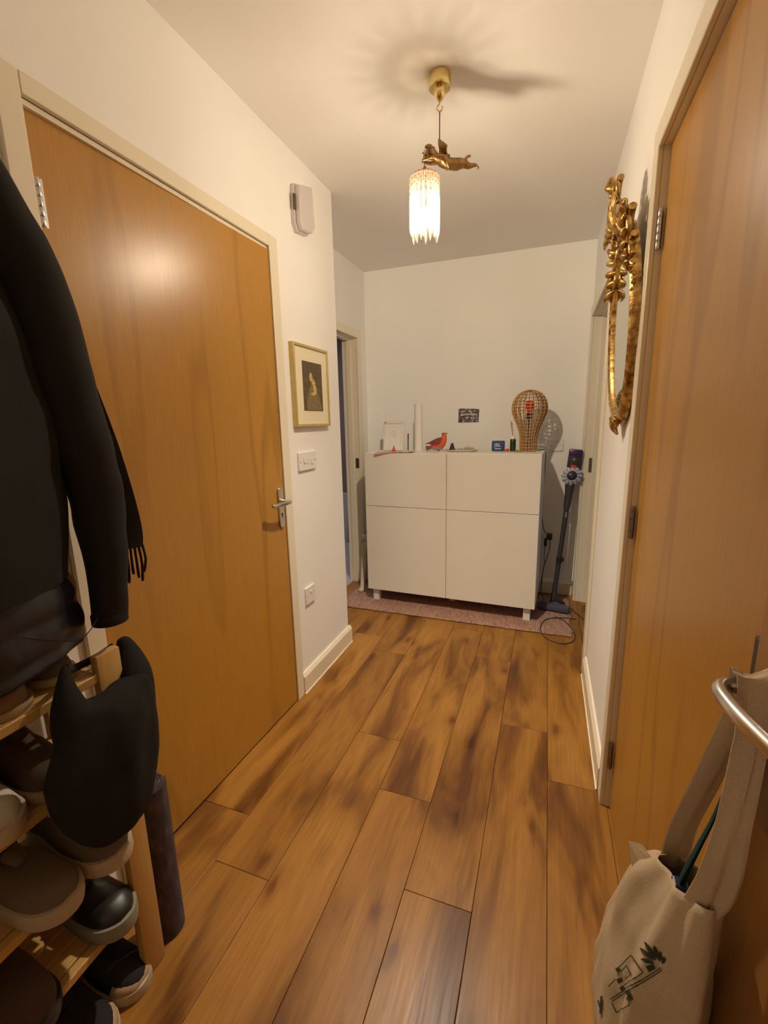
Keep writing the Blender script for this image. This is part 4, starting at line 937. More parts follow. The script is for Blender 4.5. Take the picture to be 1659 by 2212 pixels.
# cream bundle left of the cabinet
cu = thing('rolled_bundle', 'cream rolled cloth bundle standing between cabinet and left doorway', 'bundle', (-0.12, 0.18, 0))
b = nb(); tube(b, smooth_path([(-.118, .150, .016), (-.124, .185, .06), (-.130, .23, .18), (-.133, .265, .30), (-.134, .285, .385)], 4), [.024, .018, .016, .017, .018, .019, .020, .021, .022, .022, .023, .023, .022, .021, .020, .018, .016], 12); ob('roll', b, M['cream_cloth'], cu, smooth=60)
b = nb(); sph(b, (-.118, .140, .020), .020, 12, (1.1, 1.2, .8)); ob('foot', b, M['cream_cloth'], cu, smooth=60)
b = nb()
for k in range(16):
    a = 2 * PI * k / 16; sph(b, (-.137 + .016 * math.cos(a), .285 + .016 * math.sin(a), .415 + .018 * math.sin(3 * a)), .012, 8)
ob('frill', b, M['lace_cloth'], cu, smooth=60, label='white frilly lace top')
b = nb(); tube(b, [(-.132, .282, .38), (-.120, .270, .32)], [.02, .010], 10); ob('fold', b, M['lace_cloth'], cu, smooth=60)

# through the left doorway
pnl = thing('clothes_airer', 'pale folded panel leaning in the dark room beyond the left doorway', 'airer', (-0.85, 1.5, 0))
b = nb(); prism(b, [(-0.93, 0.0), (-0.845, 0.0), (-0.815, 0.565), (-0.93, 0.565)], (0, 1.48, 0.003), (1, 0, 0), (0, 0, 1), (0, 1, 0), 0.02); ob('panel', b, M['room_paint'], pnl, bevel=.003)
b = nb(); prism(b, [(-0.842, 0.0), (-0.81, 0.0), (-0.785, 0.50), (-0.812, 0.50)], (0, 1.50, 0.003), (1, 0, 0), (0, 0, 1), (0, 1, 0), 0.03); ob('side_rail', b, M['charcoal'], pnl, bevel=.003, label='dark side rail')

# ------------------------------------------------------------------ shoe rack
RX0, RX1 = 0.150, 0.361; RY1, RY0 = -2.308, -3.06
rk = thing('shoe_rack', 'pine shoe rack with slatted shelves against the left wall', 'shoe rack', (RX0, RY1, 0))
for (x0, x1) in ((RX1 - 0.022, RX1), (RX0, RX0 + 0.022)):
    for (y0, y1) in ((RY1 - 0.055, RY1), (RY0, RY0 + 0.055)):
        b = nb(); box(b, x0, x1, y0, y1, 0, 0.868 if x1 > .3 else .868, bev=.004); ob('post', b, M['pine'], rk, smooth=40)
SHELF = [0.83, 0.63, 0.43, 0.23]
for z in SHELF:
    b = nb(); box(b, RX1 - 0.024, RX1 - 0.004, RY0 + 0.055, RY1 - 0.055, z - 0.020, z); ob('front_rail', b, M['pine'], rk, bevel=.002)
    for k in range(4):
        x0 = RX0 + 0.004 + k * 0.047
        b = nb(); box(b, x0, x0 + 0.038, RY0 + 0.0, RY1 - 0.001, z - 0.014, z - 0.001) if False else box(b, x0, x0 + 0.038, RY0 + .056, RY1 - .056, z - 0.012, z - .001); ob('slat', b, M['pine'], rk, bevel=.001)
    for y in (RY1 - 0.040, RY0 + 0.028):
        b = nb(); box(b, RX0 + 0.022, RX1 - 0.022, y, y + 0.012, z - 0.030, z - 0.012); ob('end_rail', b, M['pine'], rk)

def shoe(name, label, upper, sole, length=0.285, width=0.098, hgt=0.085, sole_h=0.026, toe_h=0.052, laces=None, toecap=None, opening=0.42, boot=0.0, rim=0.0):
    """local: toe at +x end (x=0 is toe tip, heel at -length), sole on z=0"""
    r = thing(name, label, 'shoe', (0, 0, 0))
    def halfw(u):   # u 0 heel .. 1 toe
        w = 0.66 + 0.34 * math.sin(PI * min(1, max(0, (u - 0.25) / 0.85))) if u > 0.25 else 0.66 + 0.0 * u
        e = min(1, math.sqrt(max(0, 1 - ((0.10 - u) / 0.10) ** 2))) if u < 0.10 else 1
        if u > 0.80: e = math.sqrt(max(0, 1 - ((u - 0.80) / 0.20) ** 2)) * 0.98 + 0.02 * (u < .99)
        return width / 2 * w * max(e, 0.05)
    us = [0, .012, .04, .08, .14, .22, .30, .38, .46, .54, .62, .70, .78, .84, .89, .93, .96, .985, 1.0]
    def ring2(u, grow, z):
        hw = halfw(u) + grow; return hw
    # sole
    b = nb(); pts = []
    for u in us: pts.append((-length + length * u, halfw(u) + 0.004))
    outline = pts + [(x, -y) for x, y in reversed(pts)]
    rings = [[Vector((x * 1.0 + (0.004 if x > -length / 2 else -0.003), y * 0.97, 0)) for x, y in outline], [Vector((x + (0.006 if x > -length / 2 else -0.004), y, sole_h * .35)) for x, y in outline], [Vector((x + (0.004 if x > -length / 2 else -0.003), y, sole_h)) for x, y in outline], [Vector((x * .99 - .001, y * 0.90, sole_h + .001)) for x, y in outline]]
    loft(b, rings); ob('sole', b, sole, r, smooth=50)
    # upper
    b = nb(); rings = []; n = 16
    for u in us[1:-1]:
        hw = halfw(u) * 0.985
        if u < 0.45: top = hgt + boot * (1 - u / 0.9)
        else:
            f = (u - 0.45) / 0.55; top = hgt * (1 - f) + toe_h * f
            if u > .8: top = sole_h + (toe_h + sole_h * 0 - sole_h + .012 * (1 - (u - .8) / .2)) * math.sqrt(max(0.02, 1 - ((u - .8) / .2) ** 2))
        if u < 0.08: top *= 0.93 + 0.07 * u / .08
        x = -length + length * u
        ring = []
        for k in range(n + 1):
            a = PI * k / n; cy = math.cos(a); cz_ = math.sin(a)
            sgn = 1 if cy >= 0 else -1
            ex = 0.60 if u < 0.6 else 0.75
            ring.append(Vector((x, hw * sgn * abs(cy) ** ex * (1.0 if u > .45 else 1 - .12 * cz_), sole_h * .8 + (top - sole_h * .8) * (cz_ ** ex))))
        rings.append(ring)
    V = [[b.verts.new(p) for p in rg_] for rg_ in rings]
    for A, B in zip(V, V[1:]):
        for k in range(n): b.faces.new((A[k], A[k + 1], B[k + 1], B[k]))
    b.faces.new(V[0]); b.faces.new(V[-1][::-1])
    ob('upper', b, upper, r, smooth=60)
    # opening (dark lining) with padded collar
    b = nb(); zc_ = hgt + boot * .75; n2 = 24; xo = -length * (1 - opening * .55); ax_, ay_ = length * opening * .42, width * .27
    rings = []
    for s, dz in ((1.0, .004), (.9, .005), (.8, -.004), (.7, -.02)):
        rings.append([Vector((xo + ax_ * s * math.cos(2 * PI * k / n2), ay_ * s * math.sin(2 * PI * k / n2), zc_ + dz - boot * .35 * math.cos(2 * PI * k / n2) - (.006 if math.cos(2 * PI * k / n2) > .6 else 0))) for k in range(n2)])
    loft(b, rings); ob('lining', b, M['lining'], r, smooth=60)
    b = nb(); tube(b, rings_collar(xo, ax_, ay_, zc_, boot, n2), 0.0055, 8, closed=True); ob('collar', b, upper, r, smooth=60)
    if laces:
        for k in range(4):
            u = 0.50 + 0.07 * k; x = -length + length * u; f = (u - .45) / .55; top = hgt * (1 - f) + toe_h * f
            b = nb(); tube(b, smooth_path([(x, -.022, top - .006), (x + .003, 0, top + .004), (x, .022, top - .006)], 4), .003, 6); ob('lace', b, laces, r, smooth=60)
    b = nb(); f0 = 0.47; P = []
    for u, dz in ((.42, .012), (.48, .008), (.56, .004)):
        f = max(0, (u - .45) / .55); P.append((-length + length * u, 0, hgt * (1 - f) + toe_h * f + dz + boot * .3))
    tube(b, smooth_path(P, 4), [.016, .017, .017, .017, .016, .015, .014, .013, .011][:len(smooth_path(P, 4))], 10, flat=1.0); ob('tongue', b, upper, r, smooth=60)
    if toecap:
        b = nb(); rings = []
        for u in (.80, .84, .89, .93, .96, .985):
            hw = halfw(u) + .003; top = (sole_h + (toe_h - sole_h + .012 * (1 - (u - .8) / .2)) * math.sqrt(max(0.02, 1 - ((u - .8) / .2) ** 2))) * .62
            rings.append([Vector((-length + length * u + .003, hw * (1 if math.cos(PI * k / 12) >= 0 else -1) * abs(math.cos(PI * k / 12)) ** .5, sole_h * .7 + (top - sole_h * .7 + .012) * math.sin(PI * k / 12) ** .5)) for k in range(13)])
        V = [[b.verts.new(p) for p in q] for q in rings]
        for A, B in zip(V, V[1:]):
            for k in range(12): b.faces.new((A[k], A[k + 1], B[k + 1], B[k]))
        b.faces.new(V[-1][::-1]); ob('toe_cap', b, toecap, r, smooth=60)
    return r
def rings_collar(xo, ax_, ay_, zc_, boot, n2):
    return [Vector((xo + ax_ * 1.0 * math.cos(2 * PI * k / n2), ay_ * 1.0 * math.sin(2 * PI * k / n2), zc_ + .003 - boot * .35 * math.cos(2 * PI * k / n2))) for k in range(n2)]
def place(s, x, y, z, rz=0.0):
    s.location = (x, y, z + .0005); s.rotation_euler = (0, 0, rz)
# toe tips stand over the front rail
s = shoe('sneaker', 'taupe suede sneaker with thick white sole, nearer of its pair', M['suede'], M['rubber_white'], .255, .100, .080, .034, .062, boot=.0)
s['group'] = 'pair of taupe suede sneakers'; place(s, 0.413, -2.520, 0.43, .05)
place(dup(s, (0, 0, 0), 0, 'taupe suede sneaker with thick white sole, partly under the black bag'), 0.420, -2.415, 0.43, .02)
s = shoe('sneaker', 'off-white sneaker with pleated toe at the left edge of the second shelf', M['lace'], M['rubber_white'], .24, .095, .078, .030, .060, laces=M['lace'])
place(s, 0.372, -2.568, 0.63)
s = shoe('ankle_boot', 'dark brown ankle boot on the second shelf beside the black bag', M['suede_dark'], M['rubber_tan'], .24, .092, .090, .024, .055, boot=.045)
place(s, 0.362, -2.462, 0.63)
s = shoe('loafer', 'tan leather shoe on the top shelf below the puffer jacket', M['leather_brown'], M['rubber_tan'], .25, .098, .070, .016, .052)
place(s, 0.345, -2.505, 0.83, .1)
s = shoe('loafer', 'taupe slip-on shoe on the top shelf next to the rack post', M['suede'], M['rubber_white'], .225, .088, .052, .016, .040)
place(s, 0.318, -2.402, 0.83, .05)
s = shoe('slipper', 'black slip-on shoe with pale ridged sole on the lowest shelf', M['leather_black'], M['rubber_grey'], .25, .098, .078, .036, .060)
place(s, 0.392, -2.408, 0.23, .0)
s = shoe('ankle_boot', 'very dark brown boot at the lower left on the lowest shelf', M['suede_dark'], M['leather_black'], .25, .10, .095, .024, .060, boot=.05)
place(s, 0.395, -2.590, 0.23, -.05)
s = shoe('sneaker', 'black canvas sneaker with pale toe rim standing on the floor beside the rack post', M['canvas_black'], M['rubber_white'], .25, .098, .078, .028, .056, toecap=M['rubber_tan'], laces=M['canvas_black'])
s['group'] = 'pair of black canvas sneakers'; place(s, 0.372, -2.385, 0.0, .0)
place(dup(s, (0, 0, 0), 0, 'black canvas sneaker with pale toe rim on the floor, at the bottom edge'), 0.392, -2.490, 0.0, .0)

# yoga mat
b = nb(); P = []; n = 160; turns = 6.0
sp_ = []
for i in range(n + 1):
    a = turns * 2 * PI * i / n; r = 0.008 + (0.046 - 0.008) * i / n; sp_.append((r * math.cos(a + 1.1), r * math.sin(a + 1.1)))
th = 0.0052
outl = sp_ + [((math.hypot(x, y) - th) / max(math.hypot(x, y), 1e-6) * x, (math.hypot(x, y) - th) / max(math.hypot(x, y), 1e-6) * y) for x, y in reversed(sp_)]
A = [b.verts.new((0.312 + x, -2.2575 + y, 0.001)) for x, y in outl]; B = [b.verts.new((0.312 + x, -2.2575 + y, 0.452)) for x, y in outl]
NN = len(outl)
for k in range(NN): b.faces.new((A[k], A[(k + 1) % NN], B[(k + 1) % NN], B[k]))
for k in range(n):
    b.faces.new((B[k], B[k + 1], B[NN - 2 - k], B[NN - 1 - k])); b.faces.new((A[k], A[NN - 1 - k], A[NN - 2 - k], A[k + 1]))
tag(ob('yoga_mat', b, M['yoga'], smooth=40), 'dark purple rolled exercise mat standing behind the shoe rack', 'exercise mat')

# ------------------------------------------------------------------ black bag over the rack post
bb = thing('cloth_bag', 'limp black cloth bag hooked over the shoe rack post', 'bag', (0.40, -2.41, 0.60))
b = nb()
def blob(c, r, sc, seed=0.0, amp=0.1):
    res = bmesh.ops.create_icosphere(b, subdivisions=4, radius=1.0)
    for v in res['verts']:
        d = v.co.copy(); f = 1 + amp * noise.noise(d * 1.6 + Vector((seed, 0, 0))) + amp * .5 * noise.noise(d * 4 + Vector((0, seed, 0)))
        v.co = Vector(c) + Vector((d.x * sc[0], d.y * sc[1], d.z * sc[2])) * r * f
rowsb = [(.812, -2.462, -2.302, .030), (.80, -2.475, -2.298, .038), (.765, -2.500, -2.293, .046), (.70, -2.530, -2.293, .052), (.64, -2.525, -2.298, .054), (.60, -2.512, -2.308, .052), (.55, -2.488, -2.328, .045), (.52, -2.465, -2.352, .034), (.507, -2.445, -2.385, .018)]
rr_ = []
for i in range(len(rowsb) - 1):
    for k in range(5): rr_.append([rowsb[i][j] + (rowsb[i + 1][j] - rowsb[i][j]) * k / 5 for j in range(4)])
rr_.append(list(rowsb[-1])); RB = []
for (z, ya_, yb3, rx) in rr_:
    ring = []
    for k in range(64):
        a_ = 2 * PI * k / 64; top = max(0, (z - .62) / .19)
        fo = .22 * top * math.sin(5 * a_ + 1.0) + .22 * noise.noise(Vector((math.cos(a_) * 1.8, math.sin(a_) * 1.8, z * 9)))
        zz = z + (.006 * max(0, -math.sin(a_)) - .022 * max(0, math.cos(a_)) * math.exp(-((math.sin(a_) - .25) / .5) ** 2)) * top
        ring.append(Vector((.418 + rx * (1 + fo) * math.cos(a_), (ya_ + yb3) / 2 + (yb3 - ya_) / 2 * math.sin(a_) * (1 + .05 * fo), zz)))
    RB.append(ring)
loft(b, RB)
tube(b, smooth_path([(.418, -2.44, .70), (.405, -2.455, .79), (.388, -2.448, .85), (.372, -2.432, .893)], 4), [.036, .040, .042, .041, .038, .034, .030, .025, .020, .016, .012, .009, .006], 12)
tube(b, smooth_path([(.405, -2.33, .70), (.375, -2.292, .77), (.340, -2.272, .82), (.318, -2.268, .862)], 4), [.040, .040, .040, .038, .037, .036, .034, .031, .028, .024, .020, .016, .010], 12)
bag = ob('bag_body', b, M['bagblack'], bb, smooth=80)
rm = bag.modifiers.new('remesh', 'REMESH'); rm.mode = 'VOXEL'; rm.voxel_size = 0.005; rm.use_smooth_shade = True
smd = bag.modifiers.new('smooth', 'SMOOTH'); smd.iterations = 8
b = nb(); tube(b, smooth_path([(0.372, -2.430, .884), (.352, -2.412, .868), (.328, -2.380, .852), (.318, -2.330, .846), (.316, -2.290, .850)], 5), .008, 8, flat=.6); ob('handle', b, M['bagblack'], bb, smooth=60)

# ------------------------------------------------------------------ coats
def garment(name, rings, mat, parent, n=56, seed=0.0, pleat=0.02, voff=0.0, rough=0.01, label=None):
    """rings: (z, xc, yc, rx, ry[, rot]) top to bottom"""
    b = nb(); R = []
    zs = []
    rr = []
    for i in range(len(rings) - 1):
        for k in range(5):
            f = k / 5; f2 = f
            rr.append([rings[i][j] * (1 - f2) + rings[i + 1][j] * f2 for j in range(5)])
    rr.append(list(rings[-1][:5]))
    for (z, xc, yc, rx, ry) in rr:
        ring = []
        for k in range(n):
            a = 2 * PI * k / n
            f = 1 + pleat * math.sin(a * 5 + seed + 1.5 * noise.noise(Vector((z * 3, seed, 0)))) + pleat * 1.2 * noise.noise(Vector((math.cos(a) * 2, math.sin(a) * 2, z * 2.2 + seed)))
            w = rough * noise.noise(Vector((math.cos(a) * 5, math.sin(a) * 5, z * 9 + seed)))
            ring.append(Vector((xc + (rx * f + w) * math.cos(a), yc + (ry * f + w) * math.sin(a), z)))
        R.append(ring)
    loft(b, R); return ob(name, b, mat, parent, smooth=80, label=label)
rail = thing('coat_rail', 'coat hook rail on the left wall behind the coats', 'coat rack', (XL, -2.7, 1.86))
b = nb(); box(b, XL, XL + .018, -3.2, -2.33, 1.83, 1.90); ob('board', b, M['gloss'], rail, bevel=.003)
for y in (-2.47, -2.65, -2.85):
    b = nb(); tube(b, smooth_path([(XL + .016, y, 1.87), (XL + .05, y, 1.865), (XL + .065, y, 1.885), (XL + .065, y, 1.905)], 4), .005, 8); ob('hook', b, M['chrome'], rail, smooth=60)
ct = thing('coat', 'long black wool coat hanging at the left edge', 'coat', (XL, -2.55, 1.85))
def yb2(yt, ry, rx=.12):   # body centre so that its silhouette lands on yt (seen from the doorway)
    s = math.sqrt((.6 * rx) ** 2 + (.8 * ry) ** 2); px = .28 + .6 * .6 * rx * rx / s / .6; py = .8 * ry * ry / s * .8 / .8
    return yt - py - (px - .36) * .75 if False else yt - (.64 * ry * ry / s / .8) + 0.04
body = [(1.83, .24, -2.60, .05, .12), (1.76, .25, -2.60, .085, .19), (1.70, .26, -2.61, .105, .235), (1.62, .27, -2.61, .118, .25), (1.50, .275, -2.60, .125, .262), (1.36, .28, -2.60, .128, .272), (1.22, .28, -2.605, .130, .270), (1.10, .28, -2.612, .130, .265), (1.045, .28, -2.617, .128, .262)]
garment('body', body, M['coat'], ct, seed=1.3, pleat=.035)
def sil(yt, z, r, xw=.36): return (xw - .6 * r, yt - .8 * r, z)
sp2 = [(-2.392, 1.76, .045), (-2.345, 1.69, .052), (-2.305, 1.607, .056), (-2.287, 1.52, .057), (-2.270, 1.41, .056), (-2.257, 1.31, .054), (-2.245, 1.21, .051), (-2.250, 1.12, .046), (-2.262, 1.02, .040), (-2.277, 0.925, .034)]
b = nb(); P = [Vector((.265, -2.52, 1.765)), Vector((.285, -2.46, 1.768))] + [Vector(sil(y, z, r)) for y, z, r in sp2]; R0 = [.020, .040] + [r for _, _, r in sp2]
PP = smooth_path(P, 5); RR = []
for i in range(len(R0) - 1):
    for k in range(5): RR.append(R0[i] + (R0[i + 1] - R0[i]) * k / 5)
RR.append(R0[-1])
RR = [r * (1 + .05 * noise.noise(Vector((0, 0, i * .35)))) for i, r in enumerate(RR)]
tube(b, PP, RR, 28)
for v in b.verts: v.co += Vector((.5, .5, 0)) * .006 * noise.noise(v.co * 14)
ob('sleeve', b, M['coat2'], ct, smooth=80)
b = nb(); c_ = P[-1]; lathe(b, [(.034, .018), (.0355, .016), (.0355, -.004), (.030, -.006), (.026, .004)], c_, 28, cap=False); ob('cuff', b, M['coat2'], ct, smooth=60)
garment('collar', [(1.86, .245, -2.60, .050, .075), (1.82, .25, -2.60, .068, .115), (1.78, .255, -2.60, .085, .135)], M['coat'], ct, seed=4, pleat=.03)
for k in range(3):
    b = nb(); lathe(b, [(.011, 0), (.011, .004), (.006, .005)], (.405, -2.66, 1.55 - .16 * k), 16, axis=(1, -.1, 0)); ob('button', b, M['black'], ct, smooth=50)
sc_ = thing('scarf', 'charcoal fringed scarf hanging behind the black coat sleeve', 'scarf', (.24, -2.28, 1.7))
b = nb(); Pts = smooth_path([(.215, -2.36, 1.72), (.245, -2.27, 1.55), (.27, -2.225, 1.35), (.285, -2.205, 1.20), (.292, -2.198, 1.10), (.295, -2.205, 1.055)], 6)
rr = []
for p in Pts: rr.append([p + Vector((.6 * s_ * .036 * 1, -.8 * s_ * .0 + (.036 * s_ * .75), 0)) + Vector((-.8, .6, 0)) * t_ * .009 for s_, t_ in ((-1, -.6), (-.4, -1), (.4, -.8), (1, -.3), (1, .5), (.3, 1), (-.4, .8), (-1, .5))])
loft(b, rr); ob('strip', b, M['scarf'], sc_, smooth=70)
for k in range(9):
    s_ = -1 + 2 * k / 8; c_ = Pts[-1] + Vector((.6 * s_ * .034, .036 * s_ * .75, 0))
    b = nb(); L_ = .075 + .012 * math.sin(k * 2.1); tube(b, smooth_path([c_ + Vector((0, 0, .004)), c_ + Vector((.002, .003 * math.sin(k), -L_ * .5)), c_ + Vector((.004 * math.sin(k * 1.3), -.002, -L_))], 3), [.0035, .003, .0028, .003, .0032, .0036, .003], 6); ob('tassel', b, M['scarf'], sc_, smooth=60)
pf = thing('puffer_jacket', 'glossy black puffer jacket hem showing below the coat', 'jacket', (.25, -2.6, 1.1))
b = nb(); R = []; n = 60; z = 1.12
for i in range(34):
    f = i / 33; z = 1.050 - .165 * f
    puff = .005 * abs(math.sin(f * PI * 2.6)) ; ry = .248 + .012 * math.sin(f * PI * 0.8) ; rx = .112
    if f > .9: puff -= .03 * (f - .9) / .1
    ring = []
    for k in range(n):
        a = 2 * PI * k / n; w = .010 * noise.noise(Vector((math.cos(a) * 6, math.sin(a) * 6, z * 14)))
        ring.append(Vector((.27 + (rx + puff + w) * math.cos(a), -2.590 + (ry + puff + w) * math.sin(a), z + .05 * max(0, -math.sin(a)) * f)))
    R.append(ring)
loft(b, R); ob('body', b, M['nylon'], pf, smooth=80)
b = nb(); tube(b, smooth_path([(.385, -2.50, .985), (.392, -2.45, .955), (.385, -2.40, .935), (.362, -2.352, .945), (.350, -2.335, .955), (.352, -2.333, .94)], 5), .0011, 6); ob('drawcord', b, M['scarf'], pf, smooth=60, label='thin pale drawcord')
mh = thing('maroon_garment', 'sliver of a maroon garment hanging at the top left edge', 'clothing', (.24, -2.48, 1.8))
garment('body', [(1.90, .22, -2.50, .03, .05), (1.86, .24, -2.475, .05, .075), (1.80, .25, -2.47, .055, .080), (1.72, .25, -2.48, .05, .08), (1.60, .24, -2.50, .05, .08)], M['maroon'], mh, n=30, seed=2.2, pleat=.04)
b = nb(); tube(b, smooth_path([(.23, -2.50, 1.89), (.20, -2.48, 1.905), (.185, -2.47, 1.90)], 3), .003, 6); ob('hanging_loop', b, M['maroon'], mh)

# ------------------------------------------------------------------ canvas tote bag on the entrance door lever
tb = thing('tote_bag', 'natural canvas tote bag with plant print hung on the entrance door lever', 'bag', (1.375, -2.52, .5))
b = nb(); rings = []
# (z, xc, yc, rx, ry)
prof = [(.845, 1.390, -2.475, .020, .055), (.80, 1.384, -2.466, .030, .070), (.74, 1.378, -2.458, .040, .083), (.66, 1.372, -2.450, .048, .093), (.58, 1.368, -2.448, .052, .098), (.52, 1.370, -2.448, .050, .096), (.492, 1.374, -2.45, .040, .088), (.48, 1.380, -2.45, .022, .065)]
PRF = []
for i in range(len(prof) - 1):
    for k in range(6): PRF.append([prof[i][j] + (prof[i + 1][j] - prof[i][j]) * k / 6 for j in range(5)])
PRF.append(list(prof[-1])); n = 90
def tote_pt(a, z, xc, yc, rx, ry):
    ca, sa = math.cos(a), math.sin(a); top = max(0, (z - .60) / .25)
    fold = .17 * top * math.sin(6 * a + 2.2 * (z * 6)) + .16 * noise.noise(Vector((ca * 1.6, sa * 1.6, z * 7))) + .06 * noise.noise(Vector((ca * 5, sa * 5, z * 16)))
    ex = .8
    X = rx * (abs(ca) ** ex) * (1 if ca > 0 else -1); Y = ry * (abs(sa) ** ex) * (1 if sa > 0 else -1)
    return Vector((min(xc + X * (1 + fold * 1.6), FX - .003), yc + Y * (1 + fold * .45), z))
for (z, xc, yc, rx, ry) in PRF: rings.append([tote_pt(2 * PI * k / n, z, xc, yc, rx, ry) for k in range(n)])
# sagging rim: lower the rim on the far side
for i in range(8):
    w = (8 - i) / 8
    for p in rings[i]: p.z -= .035 * w * max(0, (p.y + 2.475) / .08); p.z += .045 * w * max(0, -(p.y + 2.475) / .08)
V = [[b.verts.new(p) for p in r] for r in rings]
for A, B in zip(V, V[1:]):
    for k in range(n): b.faces.new((A[k], A[(k + 1) % n], B[(k + 1) % n], B[k]))
b.faces.new(V[-1])
tote = ob('bag_body', b, M['canvas'], tb, smooth=70)
md = tote.modifiers.new('t', 'SOLIDIFY'); md.thickness = .0014
def ribbon(name, pts, widths, wdirs, mat, parent, th=.0016):
    P = smooth_path(pts, 6); n_ = len(pts) - 1; b = nb(); rr = []
    for i, p in enumerate(P):
        f = min(i / 6, n_ - 1e-6); j = int(f); g = f - j
        w = widths[j] * (1 - g) + widths[j + 1] * g; d = (Vector(wdirs[j]) * (1 - g) + Vector(wdirs[j + 1]) * g).normalized()
        t = (P[min(i + 1, len(P) - 1)] - P[max(i - 1, 0)]).normalized(); nn = d.cross(t).normalized()
        rr.append([p + d * w * s + nn * th * q + nn * .004 * math.sin(s * 2.2 + i * .07) for s, q in ((-1, -.5), (-.5, -.5), (0, -.5), (.5, -.5), (1, -.5), (1, .5), (.5, .5), (0, .5), (-.5, .5), (-1, .5))])
    loft(b, rr); return ob(name, b, mat, parent, smooth=60)
NX = FX - .026
# front strap: over the lever neck and down to the far (left) part of the bag
ribbon('strap', [(NX - .012, -2.418, .80), (NX - .011, -2.436, .87), (NX - .006, -2.478, .98), (NX - .001, -2.512, 1.075), (NX, -2.5255, 1.119), (NX, -2.532, 1.1225), (NX, -2.540, 1.118), (NX + .000, -2.542, 1.08), (NX + .001, -2.540, .99), (NX + .000, -2.534, .90), (NX - .012, -2.510, .83)],
       [.009, .009, .010, .011, .015, .016, .015, .008, .007, .008, .010], [(1, .5, 0)] * 3 + [(1, .1, 0)] * 5 + [(1, -.2, 0)] * 3, M['canvas'], tb)
ribbon('strap', [(NX + .004, -2.405, .79), (NX + .001, -2.428, .87), (NX + .002, -2.474, .98), (NX + .001, -2.510, 1.08), (NX - .004, -2.524, 1.1215), (NX - .004, -2.532, 1.1255), (NX - .004, -2.5415, 1.121), (NX - .006, -2.541, 1.07), (NX - .009, -2.538, .98), (NX - .013, -2.528, .90), (NX - .020, -2.510, .82)],
       [.009, .009, .010, .010, .014, .015, .014, .007, .007, .008, .012], [(1, .5, 0)] * 3 + [(1, .1, 0)] * 5 + [(1, -.3, 0)] * 3, M['canvas'], tb)
# lanyard dropping into the bag
ly = thing('lanyard', 'thin dark teal strap hanging into the tote bag', 'strap', (NX, -2.53, .95))
ribbon('band', [(NX - .004, -2.522, 1.02), (NX - .008, -2.510, .96), (NX - .014, -2.496, .90), (NX - .018, -2.484, .85), (NX - .018, -2.476, .80)], [.0035] * 5, [(1, .2, 0)] * 5, M['lanyard'], ly)
b = nb(); box(b, NX - .026, NX - .012, -2.492, -2.478, .815, .850, bev=.002); ob('clasp', b, M['navy'], ly)
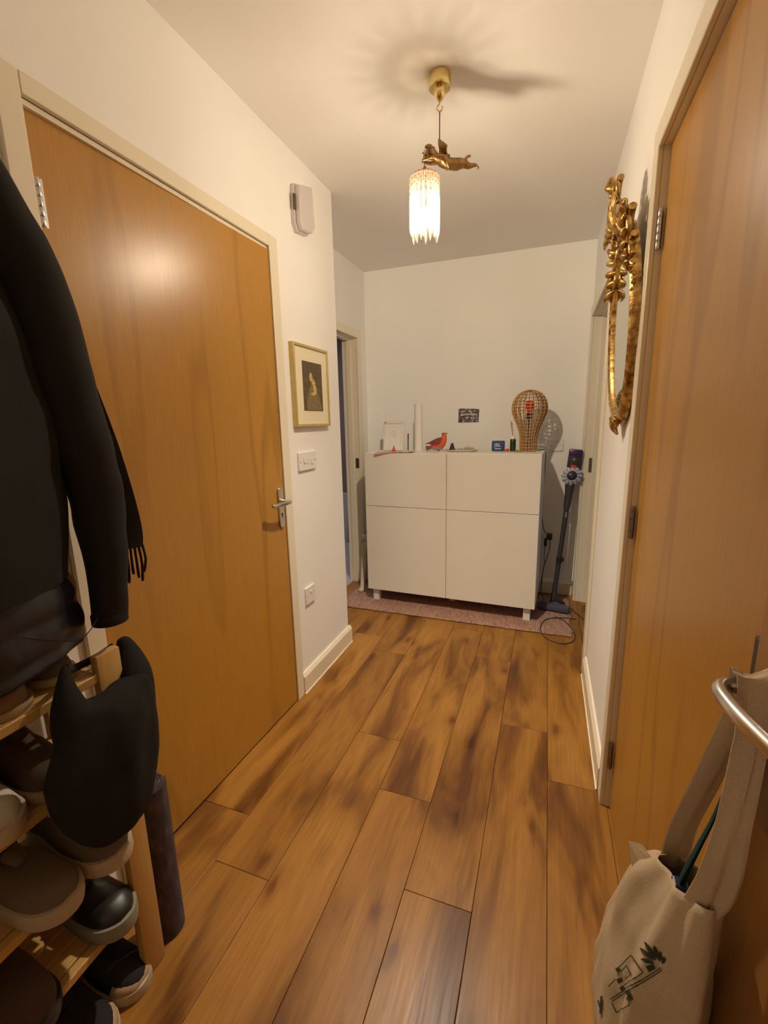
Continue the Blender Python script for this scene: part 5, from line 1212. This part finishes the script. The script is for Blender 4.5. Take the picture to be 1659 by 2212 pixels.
# tag
# plant and house print, laid onto the canvas surface
from mathutils.bvhtree import BVHTree
bm_t = nb(); bm_t.from_mesh(tote.data); bvh = BVHTree.FromBMesh(bm_t)
tinv = parent_world(tb) @ tote.matrix_parent_inverse
CO = cam.matrix_world.translation
def onto(a, c):
    """a, c: coordinates of the printed motif; projected onto the canvas"""
    u, v = 1240 + a / 3.959, 1800 + c / 3.959
    d = (F_ * 962.2 + R_ * (u - 829.5) - U_ * (v - 1106)).normalized()
    hit = bvh.ray_cast(CO, d, 3)
    if hit[0] is None: return None
    nn = hit[1] if hit[1].dot(d) < 0 else -hit[1]
    return hit[0] + nn * .0012
def stroke(pts, w):
    b = nb(); out = []
    for (a0, c0), (a1, c1) in zip(pts, pts[1:]):
        m_ = max(2, int(math.hypot(a1 - a0, c1 - c0) / 12)); out += [(a0 + (a1 - a0) * k / m_, c0 + (c1 - c0) * k / m_) for k in range(m_)]
    out.append(pts[-1]); prev = None; ws = w if callable(w) else (lambda f: w)
    for i, (a, c) in enumerate(out):
        q = out[min(i + 1, len(out) - 1)]; p_ = out[max(i - 1, 0)]; d = Vector((q[0] - p_[0], q[1] - p_[1])); d = d.normalized() if d.length > 0 else Vector((1, 0)); nn = Vector((-d.y, d.x)) * ws(i / max(1, len(out) - 1))
        A, B = onto(a + nn.x, c + nn.y), onto(a - nn.x, c - nn.y)
        if A is None or B is None: prev = None; continue
        A, B = b.verts.new(A), b.verts.new(B)
        if prev: b.faces.new((prev[0], A, B, prev[1]))
        prev = (A, B)
    return b
def pr_stroke(name, pts, w):
    b = stroke(pts, w)
    if len(b.faces): 
        o = ob(name, b, M['print'], tote)
    else: b.free()
lf_ = lambda W: (lambda f: W * math.sin(PI * min(1, f * .9 + .08)) + 1.5)
for p, q in (((612, 935), (702, 1062)), ((575, 990), (690, 1082)), ((583, 1080), (688, 1102)), ((690, 962), (724, 1075)), ((740, 1008), (736, 1092)), ((778, 1055), (758, 1112)), ((648, 1000), (706, 1080))):
    pr_stroke('printed_leaf', [p, ((p[0] + q[0]) / 2, (p[1] + q[1]) / 2), q], lf_(17))
pr_stroke('printed_pot', [(632, 1160), (690, 1128)], 26)
LN = 4.5
pr_stroke('printed_line', [(390, 1150), (495, 1045), (595, 1190), (500, 1262), (440, 1300)], LN)
pr_stroke('printed_line', [(410, 1185), (455, 1135), (497, 1205), (447, 1252)], LN)
pr_stroke('printed_line', [(318, 1420), (745, 1145)], LN); pr_stroke('printed_line', [(330, 1438), (755, 1165)], LN)
pr_stroke('printed_line', [(300, 1312), (362, 1250)], LN); pr_stroke('printed_line', [(330, 1450), (370, 1535), (485, 1470)], LN)
for p, q in (((370, 1180), (402, 1160)), ((378, 1270), (420, 1248)), ((405, 1338), (440, 1318)), ((455, 1380), (490, 1358)), ((465, 1430), (505, 1400))): pr_stroke('printed_mark', [p, q], 20)
pr_stroke('printed_mark', [(243, 1395), (233, 1545)], 9); pr_stroke('printed_mark', [(212, 1430), (234, 1505)], 6)
bm_t.free()
# pale paper sticking out of the far side of the bag
lp = thing('cloth_scrap', 'small pale fabric corner poking from the top of tote bag', 'cloth', (1.355, -2.40, .80))
b = nb(); P = [(1.352, -2.418, .775), (1.348, -2.398, .80), (1.362, -2.402, .803), (1.374, -2.42, .80), (1.368, -2.43, .78)]
vs = [b.verts.new(p) for p in P]; b.faces.new(vs); o = ob('cloth', b, M['canvas'], lp); md = o.modifiers.new('t', 'SOLIDIFY'); md.thickness = .002
